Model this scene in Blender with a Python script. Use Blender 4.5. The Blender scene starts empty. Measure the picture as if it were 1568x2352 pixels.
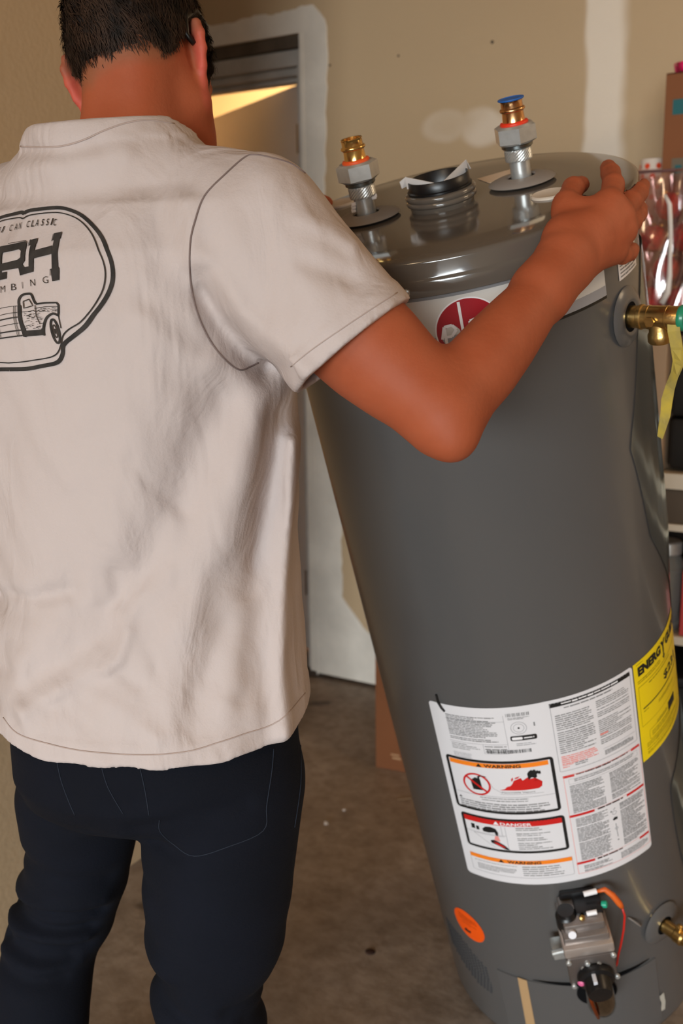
import bpy, bmesh, math, random
import numpy as np
from mathutils import Matrix, Vector
from mathutils.bvhtree import BVHTree
random.seed(7); rng = np.random.default_rng(7)
sc = bpy.context.scene
COL = sc.collection
PI = math.pi

# ------------------------------------------------------------------ camera
PW, PH, FPX = 1568, 2352, 2358.0
PITCH, ROLL, YAW, CAMH = math.radians(12.0), math.radians(0.7), math.radians(30.8), 1.291
def _cam_axes():
    fwd = np.array([0, math.cos(PITCH), -math.sin(PITCH)]); right = np.array([1.0, 0, 0])
    down = np.array([0, -math.sin(PITCH), -math.cos(PITCH)])
    r2 = math.cos(ROLL)*right + math.sin(ROLL)*down
    d2 = -math.sin(ROLL)*right + math.cos(ROLL)*down
    c, s = math.cos(YAW), math.sin(YAW)
    rz = np.array([[c, -s, 0], [s, c, 0], [0, 0, 1]])
    return rz @ np.stack([r2, d2, fwd], 1)
CM = _cam_axes(); CC = np.array([0, 0, CAMH])
def W(px, py, d):
    """World point seen at a photograph pixel, at a distance d along the lens axis."""
    return CC + CM @ np.array([(px-PW/2)/FPX*d, (py-PH/2)/FPX*d, d])
def ray(px, py):
    v = CM @ np.array([(px-PW/2)/FPX, (py-PH/2)/FPX, 1.0]); return v/np.linalg.norm(v)
cam = bpy.data.cameras.new('camera'); co = bpy.data.objects.new('camera', cam); COL.objects.link(co)
cam.sensor_fit = 'VERTICAL'; cam.sensor_height = 36.0; cam.sensor_width = 24.0
cam.lens = FPX/PH*36.0; cam.clip_start = .05
cam.dof.use_dof = True; cam.dof.focus_distance = 1.05; cam.dof.aperture_fstop = 6.3
mw = Matrix.Identity(4)
for i in range(3):
    mw[i][0] = CM[i, 0]; mw[i][1] = -CM[i, 1]; mw[i][2] = -CM[i, 2]; mw[i][3] = CC[i]
co.matrix_world = mw
sc.camera = co

# ------------------------------------------------------------------ world, lamps, exposure
sc.view_settings.view_transform = 'Standard'; sc.view_settings.look = 'None'
sc.view_settings.gamma = 1.0; sc.view_settings.use_curve_mapping = False
sc.view_settings.exposure = 0.0
wd = bpy.data.worlds.new('sky'); sc.world = wd; wd.use_nodes = True
bgn = wd.node_tree.nodes['Background']; bgn.inputs[0].default_value = (.55, .62, .72, 1); bgn.inputs[1].default_value = 1.2
def area(name, loc, target, sx, sy, power, col):
    l = bpy.data.lights.new(name, 'AREA'); l.shape = 'RECTANGLE'; l.size = sx; l.size_y = sy
    l.energy = power; l.color = col
    o = bpy.data.objects.new(name, l); COL.objects.link(o); o.location = loc
    o.rotation_euler = (Vector(target)-Vector(loc)).to_track_quat('-Z', 'Y').to_euler()
    return o
# daylight from the open sky beyond the raised garage door behind the photographer
area('sky_daylight', (2.8, -13.0, 2.6), (1.0, -5.2, 1.2), 7.5, 5.2, 3350, (.90, .97, 1.0))
# warm fill added high up to brighten the back wall; no known fixture
def point(name, loc, power, col, r=.1):
    l = bpy.data.lights.new(name, 'POINT'); l.energy = power; l.color = col; l.shadow_soft_size = r
    o = bpy.data.objects.new(name, l); COL.objects.link(o); o.location = loc; return o
point('warm_fill', (1.3, 1.7, 2.4), 30, (1.0, .76, .50), .3)
# a second added fill, unseen, to warm the shirt's upper back and the neck
point('warm_fill', (-.75, -1.5, 2.42), 26, (1.0, .74, .46), .25)
# warm lamp in the house behind the open door
point('hall_lamp', (-2.75, 3.75, 2.0), 20, (1.0, .76, .46), .12)

# ------------------------------------------------------------------ materials
def lin(c):
    return tuple(((x/255)/12.92 if x/255 <= .04045 else ((x/255+.055)/1.055)**2.4) for x in c)
MATS = {}
def mat(name, rgb, rough=.6, metal=0.0, var=0.0, vscale=8.0, bump=0.0, bscale=60.0, coat=0.0, sss=0.0, ssr=(1, .35, .2), rgb2=None, alpha=1.0, trans=0.0, spec=.5, sheen=0.0, detail=4.0, stretch=None):
    if name in MATS: return MATS[name]
    m = bpy.data.materials.new(name); m.use_nodes = True; nt = m.node_tree; N = nt.nodes; Lk = nt.links
    b = N['Principled BSDF']; c = lin(rgb)
    b.inputs['Base Color'].default_value = (*c, 1); b.inputs['Roughness'].default_value = rough
    b.inputs['Metallic'].default_value = metal; b.inputs['Coat Weight'].default_value = coat
    b.inputs['Coat Roughness'].default_value = .12
    b.inputs['Specular IOR Level'].default_value = spec
    b.inputs['Alpha'].default_value = alpha; b.inputs['Transmission Weight'].default_value = trans
    if sheen: b.inputs['Sheen Weight'].default_value = sheen
    if sss:
        b.inputs['Subsurface Weight'].default_value = sss; b.inputs['Subsurface Radius'].default_value = ssr
        b.inputs['Subsurface Scale'].default_value = .008
    if var or bump:
        tc = N.new('ShaderNodeTexCoord'); src = tc.outputs['Object']
        if stretch:
            mp = N.new('ShaderNodeMapping'); mp.inputs['Scale'].default_value = stretch
            Lk.new(src, mp.inputs['Vector']); src = mp.outputs['Vector']
    if var:
        nz = N.new('ShaderNodeTexNoise'); nz.inputs['Scale'].default_value = vscale; nz.inputs['Detail'].default_value = detail
        Lk.new(src, nz.inputs['Vector'])
        rp = N.new('ShaderNodeValToRGB')
        c2 = lin(rgb2) if rgb2 else tuple(x*(1-var) for x in c)
        rp.color_ramp.elements[0].position = .35; rp.color_ramp.elements[1].position = .65
        rp.color_ramp.elements[0].color = (*c2, 1); rp.color_ramp.elements[1].color = (*c, 1)
        Lk.new(nz.outputs['Fac'], rp.inputs['Fac']); Lk.new(rp.outputs['Color'], b.inputs['Base Color'])
    if bump:
        nz = N.new('ShaderNodeTexNoise'); nz.inputs['Scale'].default_value = bscale; nz.inputs['Detail'].default_value = 5
        Lk.new(src, nz.inputs['Vector'])
        bp = N.new('ShaderNodeBump'); bp.inputs['Strength'].default_value = bump; bp.inputs['Distance'].default_value = .01
        Lk.new(nz.outputs['Fac'], bp.inputs['Height']); Lk.new(bp.outputs['Normal'], b.inputs['Normal'])
    MATS[name] = m
    return m

# ------------------------------------------------------------------ mesh helpers
def link(name, me, m, parent=None, smooth=False):
    o = bpy.data.objects.new(name, me); COL.objects.link(o)
    if m is not None: me.materials.append(m)
    if parent is not None: o.parent = parent
    if smooth and len(me.polygons):
        me.polygons.foreach_set('use_smooth', [True]*len(me.polygons))
    return o
def tag(o, label=None, cat=None, group=None, kind=None):
    if label: o['label'] = label
    if cat: o['category'] = cat
    if group: o['group'] = group
    if kind: o['kind'] = kind
    return o
def empty(name, loc=(0, 0, 0)):
    o = bpy.data.objects.new(name, None); COL.objects.link(o); o.location = loc; o.empty_display_size = .1
    return o
class MB:
    """Collects shapes and links them as one mesh object."""
    def __init__(s): s.v = []; s.f = []
    def add(s, vs, fs):
        n = len(s.v); s.v += [tuple(map(float, p)) for p in vs]; s.f += [tuple(n+i for i in f) for f in fs]; return s
    def box(s, lo, hi, bev=0.0):
        x0, y0, z0 = lo; x1, y1, z1 = hi
        if bev <= 0:
            vs = [(x, y, z) for z in (z0, z1) for y in (y0, y1) for x in (x0, x1)]
            fs = [(0, 2, 3, 1), (4, 5, 7, 6), (0, 1, 5, 4), (2, 6, 7, 3), (0, 4, 6, 2), (1, 3, 7, 5)]
            return s.add(vs, fs)
        bm = bmesh.new(); bmesh.ops.create_cube(bm, size=1)
        for v in bm.verts:
            v.co = Vector(((x0+x1)/2+v.co.x*(x1-x0), (y0+y1)/2+v.co.y*(y1-y0), (z0+z1)/2+v.co.z*(z1-z0)))
        bmesh.ops.bevel(bm, geom=list(bm.edges), offset=bev, segments=2, affect='EDGES', profile=.5)
        bm.verts.index_update()
        s.add([v.co for v in bm.verts], [[v.index for v in f.verts] for f in bm.faces]); bm.free(); return s
    def lathe(s, prof, n=32, org=(0, 0, 0), axis=(0, 0, 1), xref=None, capa=True, capb=True, sweep=None):
        """prof: (radius, height) pairs turned about an axis."""
        a = np.array(axis, float); a /= np.linalg.norm(a)
        t = np.array(xref if xref is not None else ((1, 0, 0) if abs(a[0]) < .9 else (0, 1, 0)), float)
        x = t-a*(t@a); x /= np.linalg.norm(x); y = np.cross(a, x); org = np.array(org, float)
        vs = []; fs = []; m = len(prof)
        for r, h in prof:
            for k in range(n):
                q = 2*PI*k/n; vs.append(org+a*h+(x*math.cos(q)+y*math.sin(q))*r)
        for i in range(m-1):
            for k in range(n):
                k2 = (k+1) % n; fs.append((i*n+k, i*n+k2, (i+1)*n+k2, (i+1)*n+k))
        if capa: fs.append(tuple(range(n-1, -1, -1)))
        if capb: fs.append(tuple((m-1)*n+k for k in range(n)))
        return s.add(vs, fs)
    def tube(s, pts, r, n=8, cap=True):
        pts = [np.array(p, float) for p in pts]; m = len(pts)
        rs = r if hasattr(r, '__len__') else [r]*m
        vs = []; fs = []; prev = None
        for i, p in enumerate(pts):
            d = pts[min(i+1, m-1)]-pts[max(i-1, 0)]; d /= (np.linalg.norm(d)+1e-12)
            if prev is None:
                t = np.array((0, 0, 1.0)) if abs(d[2]) < .9 else np.array((1.0, 0, 0))
            else: t = prev
            x = t-d*(t@d); x /= (np.linalg.norm(x)+1e-12); y = np.cross(d, x); prev = x
            for k in range(n):
                q = 2*PI*k/n; vs.append(p+(x*math.cos(q)+y*math.sin(q))*rs[i])
        for i in range(m-1):
            for k in range(n):
                k2 = (k+1) % n; fs.append((i*n+k, i*n+k2, (i+1)*n+k2, (i+1)*n+k))
        if cap: fs.append(tuple(range(n-1, -1, -1))); fs.append(tuple((m-1)*n+k for k in range(n)))
        return s.add(vs, fs)
    def ribbon(s, pts, side, w, th):
        """A flat strip with thickness along pts; side = width direction per point."""
        vs = []; fs = []; m = len(pts)
        for i, p in enumerate(pts):
            p = np.array(p, float); d = np.array(pts[min(i+1, m-1)], float)-np.array(pts[max(i-1, 0)], float); d /= np.linalg.norm(d)
            sd = np.array(side[i] if hasattr(side[0], '__len__') else side, float); sd = sd-d*(sd@d); sd /= np.linalg.norm(sd)
            nn = np.cross(d, sd); ww = w[i] if hasattr(w, '__len__') else w
            for a_, b_ in ((-1, -1), (1, -1), (1, 1), (-1, 1)):
                vs.append(p+sd*ww/2*a_+nn*th/2*b_)
        for i in range(m-1):
            for k in range(4):
                k2 = (k+1) % 4; fs.append((i*4+k, i*4+k2, (i+1)*4+k2, (i+1)*4+k))
        fs.append((3, 2, 1, 0)); fs.append(tuple((m-1)*4+k for k in range(4)))
        return s.add(vs, fs)
    def prism(s, poly, z0, z1, M=None):
        n = len(poly); vs = [(x, y, z0) for x, y in poly]+[(x, y, z1) for x, y in poly]
        if M is not None: vs = [tuple(M @ Vector(v)) for v in vs]
        fs = [tuple(range(n-1, -1, -1)), tuple(n+i for i in range(n))]+[(i, (i+1) % n, n+(i+1) % n, n+i) for i in range(n)]
        return s.add(vs, fs)
    def grid(s, fn, nu, nv):
        n = len(s.v)
        s.v += [tuple(map(float, fn(i/nu, j/nv))) for j in range(nv+1) for i in range(nu+1)]
        s.f += [(n+j*(nu+1)+i, n+j*(nu+1)+i+1, n+(j+1)*(nu+1)+i+1, n+(j+1)*(nu+1)+i) for j in range(nv) for i in range(nu)]
        return s
    def build(s, name, m, parent=None, smooth=False, angle=None, org=None):
        me = bpy.data.meshes.new(name)
        vs = s.v if org is None else [(a-org[0], b-org[1], c-org[2]) for a, b, c in s.v]
        me.from_pydata(vs, [], s.f)
        bm = bmesh.new(); bm.from_mesh(me); bmesh.ops.recalc_face_normals(bm, faces=bm.faces); bm.to_mesh(me); bm.free()
        o = link(name, me, m, parent, smooth or angle is not None)
        if angle is not None: me.set_sharp_from_angle(angle=math.radians(angle))
        if org is not None: o.location = org
        return o

# ------------------------------------------------------------------ smooth surfaces from distance fields
def smin(a, b, k):
    if k <= 0: return np.minimum(a, b)
    h = np.clip(.5+.5*(b-a)/k, 0, 1); return b*(1-h)+a*h-k*h*(1-h)
def smax(a, b, k): return -smin(-a, -b, k)
def capsule(a, b, ra, rb):
    a = np.array(a, float); b = np.array(b, float); ba = b-a; L2 = ba@ba
    def f(p):
        t = np.clip(((p-a)@ba)/L2, 0, 1); return np.linalg.norm(p-a-t[:, None]*ba, axis=1)-(ra+(rb-ra)*t)
    return f
def limb(a, b, ts, rs):
    """A straight limb whose thickness swells and tapers along its length."""
    a = np.array(a, float); b = np.array(b, float); ba = b-a; L2 = ba@ba
    tt = np.linspace(0, 1, 101); rr = np.interp(tt, ts, rs); k = np.hanning(13); k /= k.sum(); rr = np.convolve(np.pad(rr, 6, 'edge'), k, 'valid')
    def f(p):
        t = np.clip(((p-a)@ba)/L2, 0, 1); return np.linalg.norm(p-a-t[:, None]*ba, axis=1)-np.interp(t, tt, rr)
    return f
def chain(pts, rs):
    fs = [capsule(pts[i], pts[i+1], rs[i], rs[i+1]) for i in range(len(pts)-1)]
    def f(p):
        d = fs[0](p)
        for g in fs[1:]: d = smin(d, g(p), .004)
        return d
    return f
def ellipsoid(c, r, R=None):
    c = np.array(c, float); r = np.array(r, float)
    def f(p):
        q = p-c
        if R is not None: q = q@R           # columns of R = axes
        k0 = np.linalg.norm(q/r, axis=1); k1 = np.linalg.norm(q/(r*r), axis=1)+1e-9
        return k0*(k0-1)/k1
    return f
def loft(st, power=2.2):
    """st: rows z, cx, cy, a, b, heading(deg, + = to the left)."""
    st = np.array(st, float)
    def f(p):
        z = p[:, 2]; I = lambda k: np.interp(z, st[:, 0], st[:, k])
        h = np.radians(I(5)); x = p[:, 0]-I(1); y = p[:, 1]-I(2); c, s = np.cos(h), np.sin(h)
        u = np.abs(x*c+y*s)/I(3); v = np.abs(-x*s+y*c)/I(4)
        k = (u**power+v**power)**(1/power)
        d = (k-1)*np.minimum(I(3), I(4))*1.08
        dz = np.maximum(z-st[-1, 0], st[0, 0]-z)
        return np.where(dz > 0, np.sqrt(np.maximum(d, 0)**2+dz**2)+np.minimum(d, 0)*0, np.maximum(d, dz))
    return f
def plane(o, n):
    o = np.array(o, float); n = np.array(n, float); n = n/np.linalg.norm(n)
    return lambda p: (p-o)@n
def field(ops, p, near=None, rad=0.0):
    """ops: (op, k, fn). near: centre of the points, to skip what is far."""
    d = np.full(len(p), 1.0)
    c = None if near is None else np.array(near, float)[None]
    for op, k, fn in ops:
        if op == 'D': d = fn(p, d); continue
        if c is not None:
            dc = float(fn(c)[0])
            if op in "US" and dc-rad > k*1.5+.09: continue
            if op == "I" and dc+rad < -(k*1.5+.09): continue
        b = fn(p)
        if op == 'U': d = smin(d, b, k)
        elif op == 'S': d = smax(d, -b, k)
        elif op == 'I': d = smax(d, b, k)
    return d
def sdf_mesh(ops, lo, hi, h):
    n = 8; lo = np.array(lo, float); nb = np.ceil((np.array(hi)-lo)/(h*n)).astype(int)
    I, J, K = np.meshgrid(*[np.arange(q) for q in nb], indexing='ij'); B = np.stack([I.ravel(), J.ravel(), K.ravel()], 1)
    cen = lo+(B+.5)*h*n
    dc = field(ops, cen)
    B = B[np.abs(dc) < h*n*.87*1.6+.012]
    S = B//4; key = (S[:, 0]*1000+S[:, 1])*1000+S[:, 2]; order = np.argsort(key, kind='stable'); B = B[order]; key = key[order]
    cuts = np.flatnonzero(np.diff(key))+1; groups = np.split(np.arange(len(B)), cuts)
    g = np.arange(n+1); G = np.stack(np.meshgrid(g, g, g, indexing='ij'), -1)     # 9,9,9,3
    D = np.empty((len(B), n+1, n+1, n+1))
    for gi in groups:
        P = lo+(B[gi][:, None, None, None, :]*n+G[None])*h; P = P.reshape(-1, 3)
        c = (P.min(0)+P.max(0))/2; rad = np.linalg.norm(P.max(0)-c)
        D[gi] = field(ops, P, c, rad).reshape(len(gi), n+1, n+1, n+1)
    s = D < 0
    corners = [(i, j, k) for i in (0, 1) for j in (0, 1) for k in (0, 1)]
    cs = np.stack([s[:, i:i+n, j:j+n, k:k+n] for i, j, k in corners], -1)
    act = cs.any(-1) & ~cs.all(-1)
    bi, ci, cj, ck = np.nonzero(act)
    cv = np.stack([D[bi, ci+i, cj+j, ck+k] for i, j, k in corners], -1)
    acc = np.zeros((len(bi), 3)); cnt = np.zeros(len(bi))
    for a in range(8):
        for b in range(a+1, 8):
            ca, cb = np.array(corners[a]), np.array(corners[b])
            if np.abs(ca-cb).sum() != 1: continue
            va, vb = cv[:, a], cv[:, b]; m = (va < 0) != (vb < 0)
            t = np.where(m, va/(va-vb+1e-30), 0)
            acc += np.where(m[:, None], ca+(cb-ca)*t[:, None], 0); cnt += m
    gc = B[bi]*n+np.stack([ci, cj, ck], 1)
    V = lo+(gc+acc/cnt[:, None])*h
    NN = nb*n+4
    cid = lambda q: ((q[:, 0]+1)*NN[1]+(q[:, 1]+1))*NN[2]+(q[:, 2]+1)
    ids = cid(gc); so = np.argsort(ids); sid = ids[so]
    F = []
    for ax in range(3):
        sl0 = [slice(None)]+[slice(0, n)]*3; sl1 = [slice(None)]+[slice(0, n)]*3; sl1[ax+1] = slice(1, n+1)
        a = s[tuple(sl0)]; b = s[tuple(sl1)]
        ei, ex, ey, ez = np.nonzero(a != b); e = B[ei]*n+np.stack([ex, ey, ez], 1)
        o1, o2 = np.zeros(3, int), np.zeros(3, int); o1[(ax+1) % 3] = 1; o2[(ax+2) % 3] = 1
        q = [e-o1-o2, e-o2, e, e-o1]; idx = []; ok = np.ones(len(e), bool)
        for c in q:
            k = cid(c); w = np.searchsorted(sid, k); w = np.minimum(w, len(sid)-1); ok &= sid[w] == k; idx.append(so[w])
        quad = np.stack(idx, 1); flip = ~a[ei, ex, ey, ez]
        quad[flip] = quad[flip][:, ::-1]; F.append(quad[ok])
    F = np.concatenate(F)
    return V, F
def relax(V, F, it=2, w=.5):
    """A light smoothing of a quad mesh."""
    n = len(V); E = np.concatenate([F[:, [i, (i+1) % 4]] for i in range(4)]); E = np.concatenate([E, E[:, ::-1]])
    cnt = np.bincount(E[:, 0], minlength=n)[:, None].clip(1)
    for _ in range(it):
        acc = np.stack([np.bincount(E[:, 0], weights=V[E[:, 1], k], minlength=n) for k in range(3)], 1)
        V = V*(1-w)+acc/cnt*w
    return V
def np_mesh(name, V, F, m, parent=None, org=(0, 0, 0)):
    me = bpy.data.meshes.new(name); V = V-np.array(org)
    me.vertices.add(len(V)); me.vertices.foreach_set('co', V.astype(np.float32).ravel())
    me.loops.add(F.size); me.loops.foreach_set('vertex_index', F.astype(np.int32).ravel())
    me.polygons.add(len(F)); me.polygons.foreach_set('loop_start', np.arange(0, F.size, F.shape[1], dtype=np.int32))
    me.update(calc_edges=True); me.validate()
    return link(name, me, m, parent, True)

# ================================================================== THE GARAGE
def wall_material():
    m = mat('wall_tan', (190, 164, 130), .85, bump=.12, bscale=90)
    nt = m.node_tree; N = nt.nodes; L = nt.links; b = N['Principled BSDF']
    geo = N.new('ShaderNodeNewGeometry'); sep = N.new('ShaderNodeSeparateXYZ'); L.new(geo.outputs['Position'], sep.inputs[0])
    nz = N.new('ShaderNodeTexNoise'); nz.inputs['Scale'].default_value = 5; L.new(geo.outputs['Position'], nz.inputs['Vector'])
    def math_(op, a, b_=None, c=None, clamp=False):
        n = N.new('ShaderNodeMath'); n.operation = op; n.use_clamp = clamp
        for i, v in enumerate((a, b_, c)):
            if v is None: continue
            if isinstance(v, (int, float)): n.inputs[i].default_value = v
            else: L.new(v, n.inputs[i])
        return n.outputs[0]
    def rng_(v, a, b_, c=0., d=1.):
        n = N.new('ShaderNodeMapRange'); n.interpolation_type = 'SMOOTHSTEP'
        L.new(v, n.inputs[0]); n.inputs[1].default_value = a; n.inputs[2].default_value = b_; n.inputs[3].default_value = c; n.inputs[4].default_value = d
        return n.outputs[0]
    wob = math_('MULTIPLY', math_('SUBTRACT', nz.outputs['Fac'], .5), .05)
    x = math_('ADD', sep.outputs[0], wob); z = math_('ADD', sep.outputs[2], wob)
    strip = math_('MULTIPLY', rng_(x, -.925, -.905), rng_(x, -.83, -.795, 1, 0))
    onback = rng_(sep.outputs[1], 2.5, 2.6)
    def blob(cx, cz, rx, rz):
        dx = math_('DIVIDE', math_('SUBTRACT', x, cx), rx); dz = math_('DIVIDE', math_('SUBTRACT', z, cz), rz)
        return rng_(math_('ADD', math_('MULTIPLY', dx, dx), math_('MULTIPLY', dz, dz)), .45, 1.25, 1, 0)
    bl = math_('MAXIMUM', blob(-1.33, 1.755, .075, .045), blob(-1.21, 1.75, .085, .05))
    bl = math_('MULTIPLY', math_('MULTIPLY', bl, .62), rng_(nz.outputs['Fac'], .30, .62, .35, 1))
    mask = math_('MULTIPLY', math_('MAXIMUM', math_('MULTIPLY', strip, .85), bl), onback)
    n2 = N.new('ShaderNodeTexNoise'); n2.inputs['Scale'].default_value = 1.3; L.new(geo.outputs['Position'], n2.inputs['Vector'])
    mx0 = N.new('ShaderNodeMix'); mx0.data_type = 'RGBA'; L.new(n2.outputs['Fac'], mx0.inputs[0])
    mx0.inputs[6].default_value = (*lin((188, 162, 128)), 1); mx0.inputs[7].default_value = (*lin((197, 172, 138)), 1)
    mx = N.new('ShaderNodeMix'); mx.data_type = 'RGBA'; L.new(mask, mx.inputs[0]); L.new(mx0.outputs[2], mx.inputs[6])
    mx.inputs[7].default_value = (*lin((238, 226, 210)), 1)
    L.new(mx.outputs[2], b.inputs['Base Color'])
    return m
TAN = wall_material()
WHITE = mat('white_wall_paint', (236, 228, 216), .75, var=.14, vscale=9, bump=.25, bscale=40)
YW, XL = 2.83, -1.53
def struct(o): o['kind'] = 'structure'; return o
wb = struct(MB().box((-1.81, YW, .014), (4.2, YW+.12, 2.6)).box((-2.60, YW, 2.07), (-1.81, YW+.12, 2.6)).box((-3.4, YW, 0), (-2.60, YW+.12, 2.6)).build('wall_back', TAN))
dark = mat('nail_hole_dark', (38, 34, 30), .9)
for x, z, r in ((-1.709, 1.965, .0035), (-1.476, 1.964, .0032), (-1.185, 1.965, .0045)):
    MB().lathe([(r*.4, -.001), (r, .0), (r*.9, .0012), (.0001, .0004)], 12, (x, YW, z), (0, -1, 0)).build('nail_hole', dark, wb)
wl = struct(MB().box((XL-.12, -5.2, 0), (XL, 1.965, 2.6), .004).build('wall_left', TAN))
struct(MB().box((3.6, -5.2, 0), (3.72, YW, 2.6)).build('wall_right', TAN))
struct(MB().box((-1.65, -5.32, 0), (-.7, -5.2, 2.6)).box((3.65, -5.32, 0), (3.72, -5.2, 2.6)).box((-.7, -5.32, 1.85), (3.65, -5.2, 2.6)).build('wall_rear', TAN))
struct(MB().box((-3.4, -5.32, 2.6), (4.2, YW+.12, 2.7)).build('ceiling', mat('ceiling_white', (196, 178, 150), .9)))
def floor_material():
    m = mat('concrete_floor', (160, 144, 128), .62, bump=.10, bscale=70)
    nt = m.node_tree; N = nt.nodes; L = nt.links; b = N['Principled BSDF']
    tc = N.new('ShaderNodeTexCoord')
    def noise(s, d):
        n = N.new('ShaderNodeTexNoise'); n.inputs['Scale'].default_value = s; n.inputs['Detail'].default_value = d; n.inputs['Roughness'].default_value = .62
        L.new(tc.outputs['Object'], n.inputs['Vector']); return n.outputs['Fac']
    def ramp(v, els):
        r = N.new('ShaderNodeValToRGB'); r.color_ramp.elements[0].position = els[0][0]; r.color_ramp.elements[1].position = els[-1][0]
        r.color_ramp.elements[0].color = (*lin(els[0][1]), 1); r.color_ramp.elements[1].color = (*lin(els[-1][1]), 1)
        for p, c in els[1:-1]:
            e = r.color_ramp.elements.new(p); e.color = (*lin(c), 1)
        L.new(v, r.inputs[0]); return r.outputs[0]
    big = ramp(noise(2.2, 6), [(.3, (124, 108, 94)), (.5, (158, 142, 127)), (.72, (186, 172, 160))])
    fine = ramp(noise(26, 8), [(.35, (205, 200, 195)), (.6, (255, 255, 255))])
    mx = N.new('ShaderNodeMix'); mx.data_type = 'RGBA'; mx.blend_type = 'MULTIPLY'; mx.inputs[0].default_value = .8
    L.new(big, mx.inputs[6]); L.new(fine, mx.inputs[7])
    spots = ramp(noise(7.5, 2), [(.66, (255, 255, 255)), (.74, (120, 100, 82))])
    m2 = N.new('ShaderNodeMix'); m2.data_type = 'RGBA'; m2.blend_type = 'MULTIPLY'; m2.inputs[0].default_value = .7
    L.new(mx.outputs[2], m2.inputs[6]); L.new(spots, m2.inputs[7]); L.new(m2.outputs[2], b.inputs['Base Color'])
    return m
struct(MB().box((-6, -16, -.1), (4.2, YW+.125, 0)).build('floor', floor_material()))
# white-painted drywall edge round the doorway, with a ragged brush edge
def ragged(edge, base, n=60, amp=.006):
    zs = np.linspace(edge[0][0], edge[-1][0], n); xs = np.interp(zs, [e[0] for e in edge], [e[1] for e in edge])
    xs = xs+amp*(.5*np.sin(zs*23)+.5*np.sin(zs*61)+.4*np.sin(zs*133+1))/2+rng.normal(0, amp*.22, n)
    return zs, xs
zs, xs = ragged([(.016, -1.50), (.14, -1.52), (.2, -1.60), (.3, -1.69), (.6, -1.685), (.9, -1.70), (1.3, -1.725), (1.6, -1.734), (1.9, -1.722), (2.06, -1.716), (2.10, -1.725), (2.142, -1.765)], -1.81, 90)
t1 = MB(); n = len(zs)
vs = []
for z, x in zip(zs, xs): vs += [(-1.811, YW-.0035, z), (x, YW-.0035, z), (x+.003, YW+.001, z), (-1.811, YW+.001, z)]
fs = [(i*4+k, i*4+(k+1) % 4, (i+1)*4+(k+1) % 4, (i+1)*4+k) for i in range(n-1) for k in range(4)]+[(3, 2, 1, 0), tuple((n-1)*4+k for k in range(4))]
t1.add(vs, fs)
xh = np.linspace(-1.80, -2.62, 60); zt = np.interp(xh, [-2.62, -2.16, -1.9, -1.80], [2.12, 2.132, 2.137, 2.14])+.003*(np.sin(xh*31)+.6*np.sin(xh*83))+rng.normal(0, .0014, 60)
vs = []
for x, z in zip(xh, zt): vs += [(x, YW-.0036, 2.069), (x, YW-.0036, z), (x, YW+.001, z+.002), (x, YW+.001, 2.069)]
n = len(xh); fs = [(i*4+k, i*4+(k+1) % 4, (i+1)*4+(k+1) % 4, (i+1)*4+k) for i in range(n-1) for k in range(4)]+[(3, 2, 1, 0), tuple((n-1)*4+k for k in range(4))]
t1.add(vs, fs); struct(t1.build('trim_1', WHITE))
# corner bead down the cut edge of the wall
struct(MB().box((-1.816, YW-.006, .02), (-1.800, YW+.02, 2.07), .003).box((-1.795, YW-.0055, .008), (-1.785, YW, 1.0), .002).build('trim_2', WHITE))
# frame of the doorway, set back behind the wall edge: head jamb, stop, side jamb
JW = mat('grey_white_frame_paint', (188, 182, 174), .6, var=.2, vscale=14)
d1 = empty('door_1', (-1.84, YW, 0)); d1['kind'] = 'structure'
def dpart(mb, name, m, **k): return mb.build(name, m, d1, org=None, **k)
o_ = (-1.84, YW, 0)
loc = lambda lo, hi: ((lo[0]-o_[0], lo[1]-o_[1], lo[2]), (hi[0]-o_[0], hi[1]-o_[1], hi[2]))
dpart(MB().box(*loc((-2.60, 2.845, 2.035), (-1.812, 2.94, 2.069))), 'rough_header', mat('raw_header_timber', (96, 82, 68), .9, var=.3, vscale=20))
dpart(MB().box(*loc((-2.60, 2.858, 1.985), (-1.82, 2.94, 2.032)), .002), 'head_jamb', JW)
dpart(MB().box(*loc((-2.60, 2.880, 1.962), (-1.82, 2.94, 1.984)), .002), 'head_stop', JW)
dpart(MB().box(*loc((-2.60, 2.905, 1.947), (-1.82, 2.945, 1.961)), .002), 'head_lip', JW)
dpart(MB().box(*loc((-1.842, 2.852, 0), (-1.818, 2.945, 1.984)), .002), 'side_jamb', JW)
dpart(MB().box(*loc((-2.60, 2.852, 0), (-2.575, 2.945, 1.984)), .002), 'side_jamb', JW)
# the leaf stands open into the house
hx, hy, ang = -1.858, 2.925, math.atan2(.355, -.618)
lm = Matrix.Translation((hx-o_[0], hy-o_[1], .055)) @ Matrix.Rotation(ang, 4, 'Z')
leaf = MB().box((0, -.018, 0), (.725, .018, 1.888), .003).build('door_leaf', mat('door_leaf_paint', (196, 188, 182), .55), d1); leaf.matrix_local = lm
hm = mat('hinge_steel', (120, 112, 100), .4, 1.0)
for z in (.2, .95, 1.68):
    h = MB().lathe([(.006, 0), (.006, .09)], 12, (-.006, .02, z)).box((-.004, .0185, z), (.03, .0200, z+.09)).build('hinge', hm, leaf)
kn = MB().lathe([(.012, 0), (.012, .03), (.026, .04), (.029, .055), (.02, .068)], 20, (.67, -.018, .9), (0, -1, 0)).build('door_knob', mat('knob_brass', (176, 140, 70), .3, 1.0), leaf, angle=40)
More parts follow.
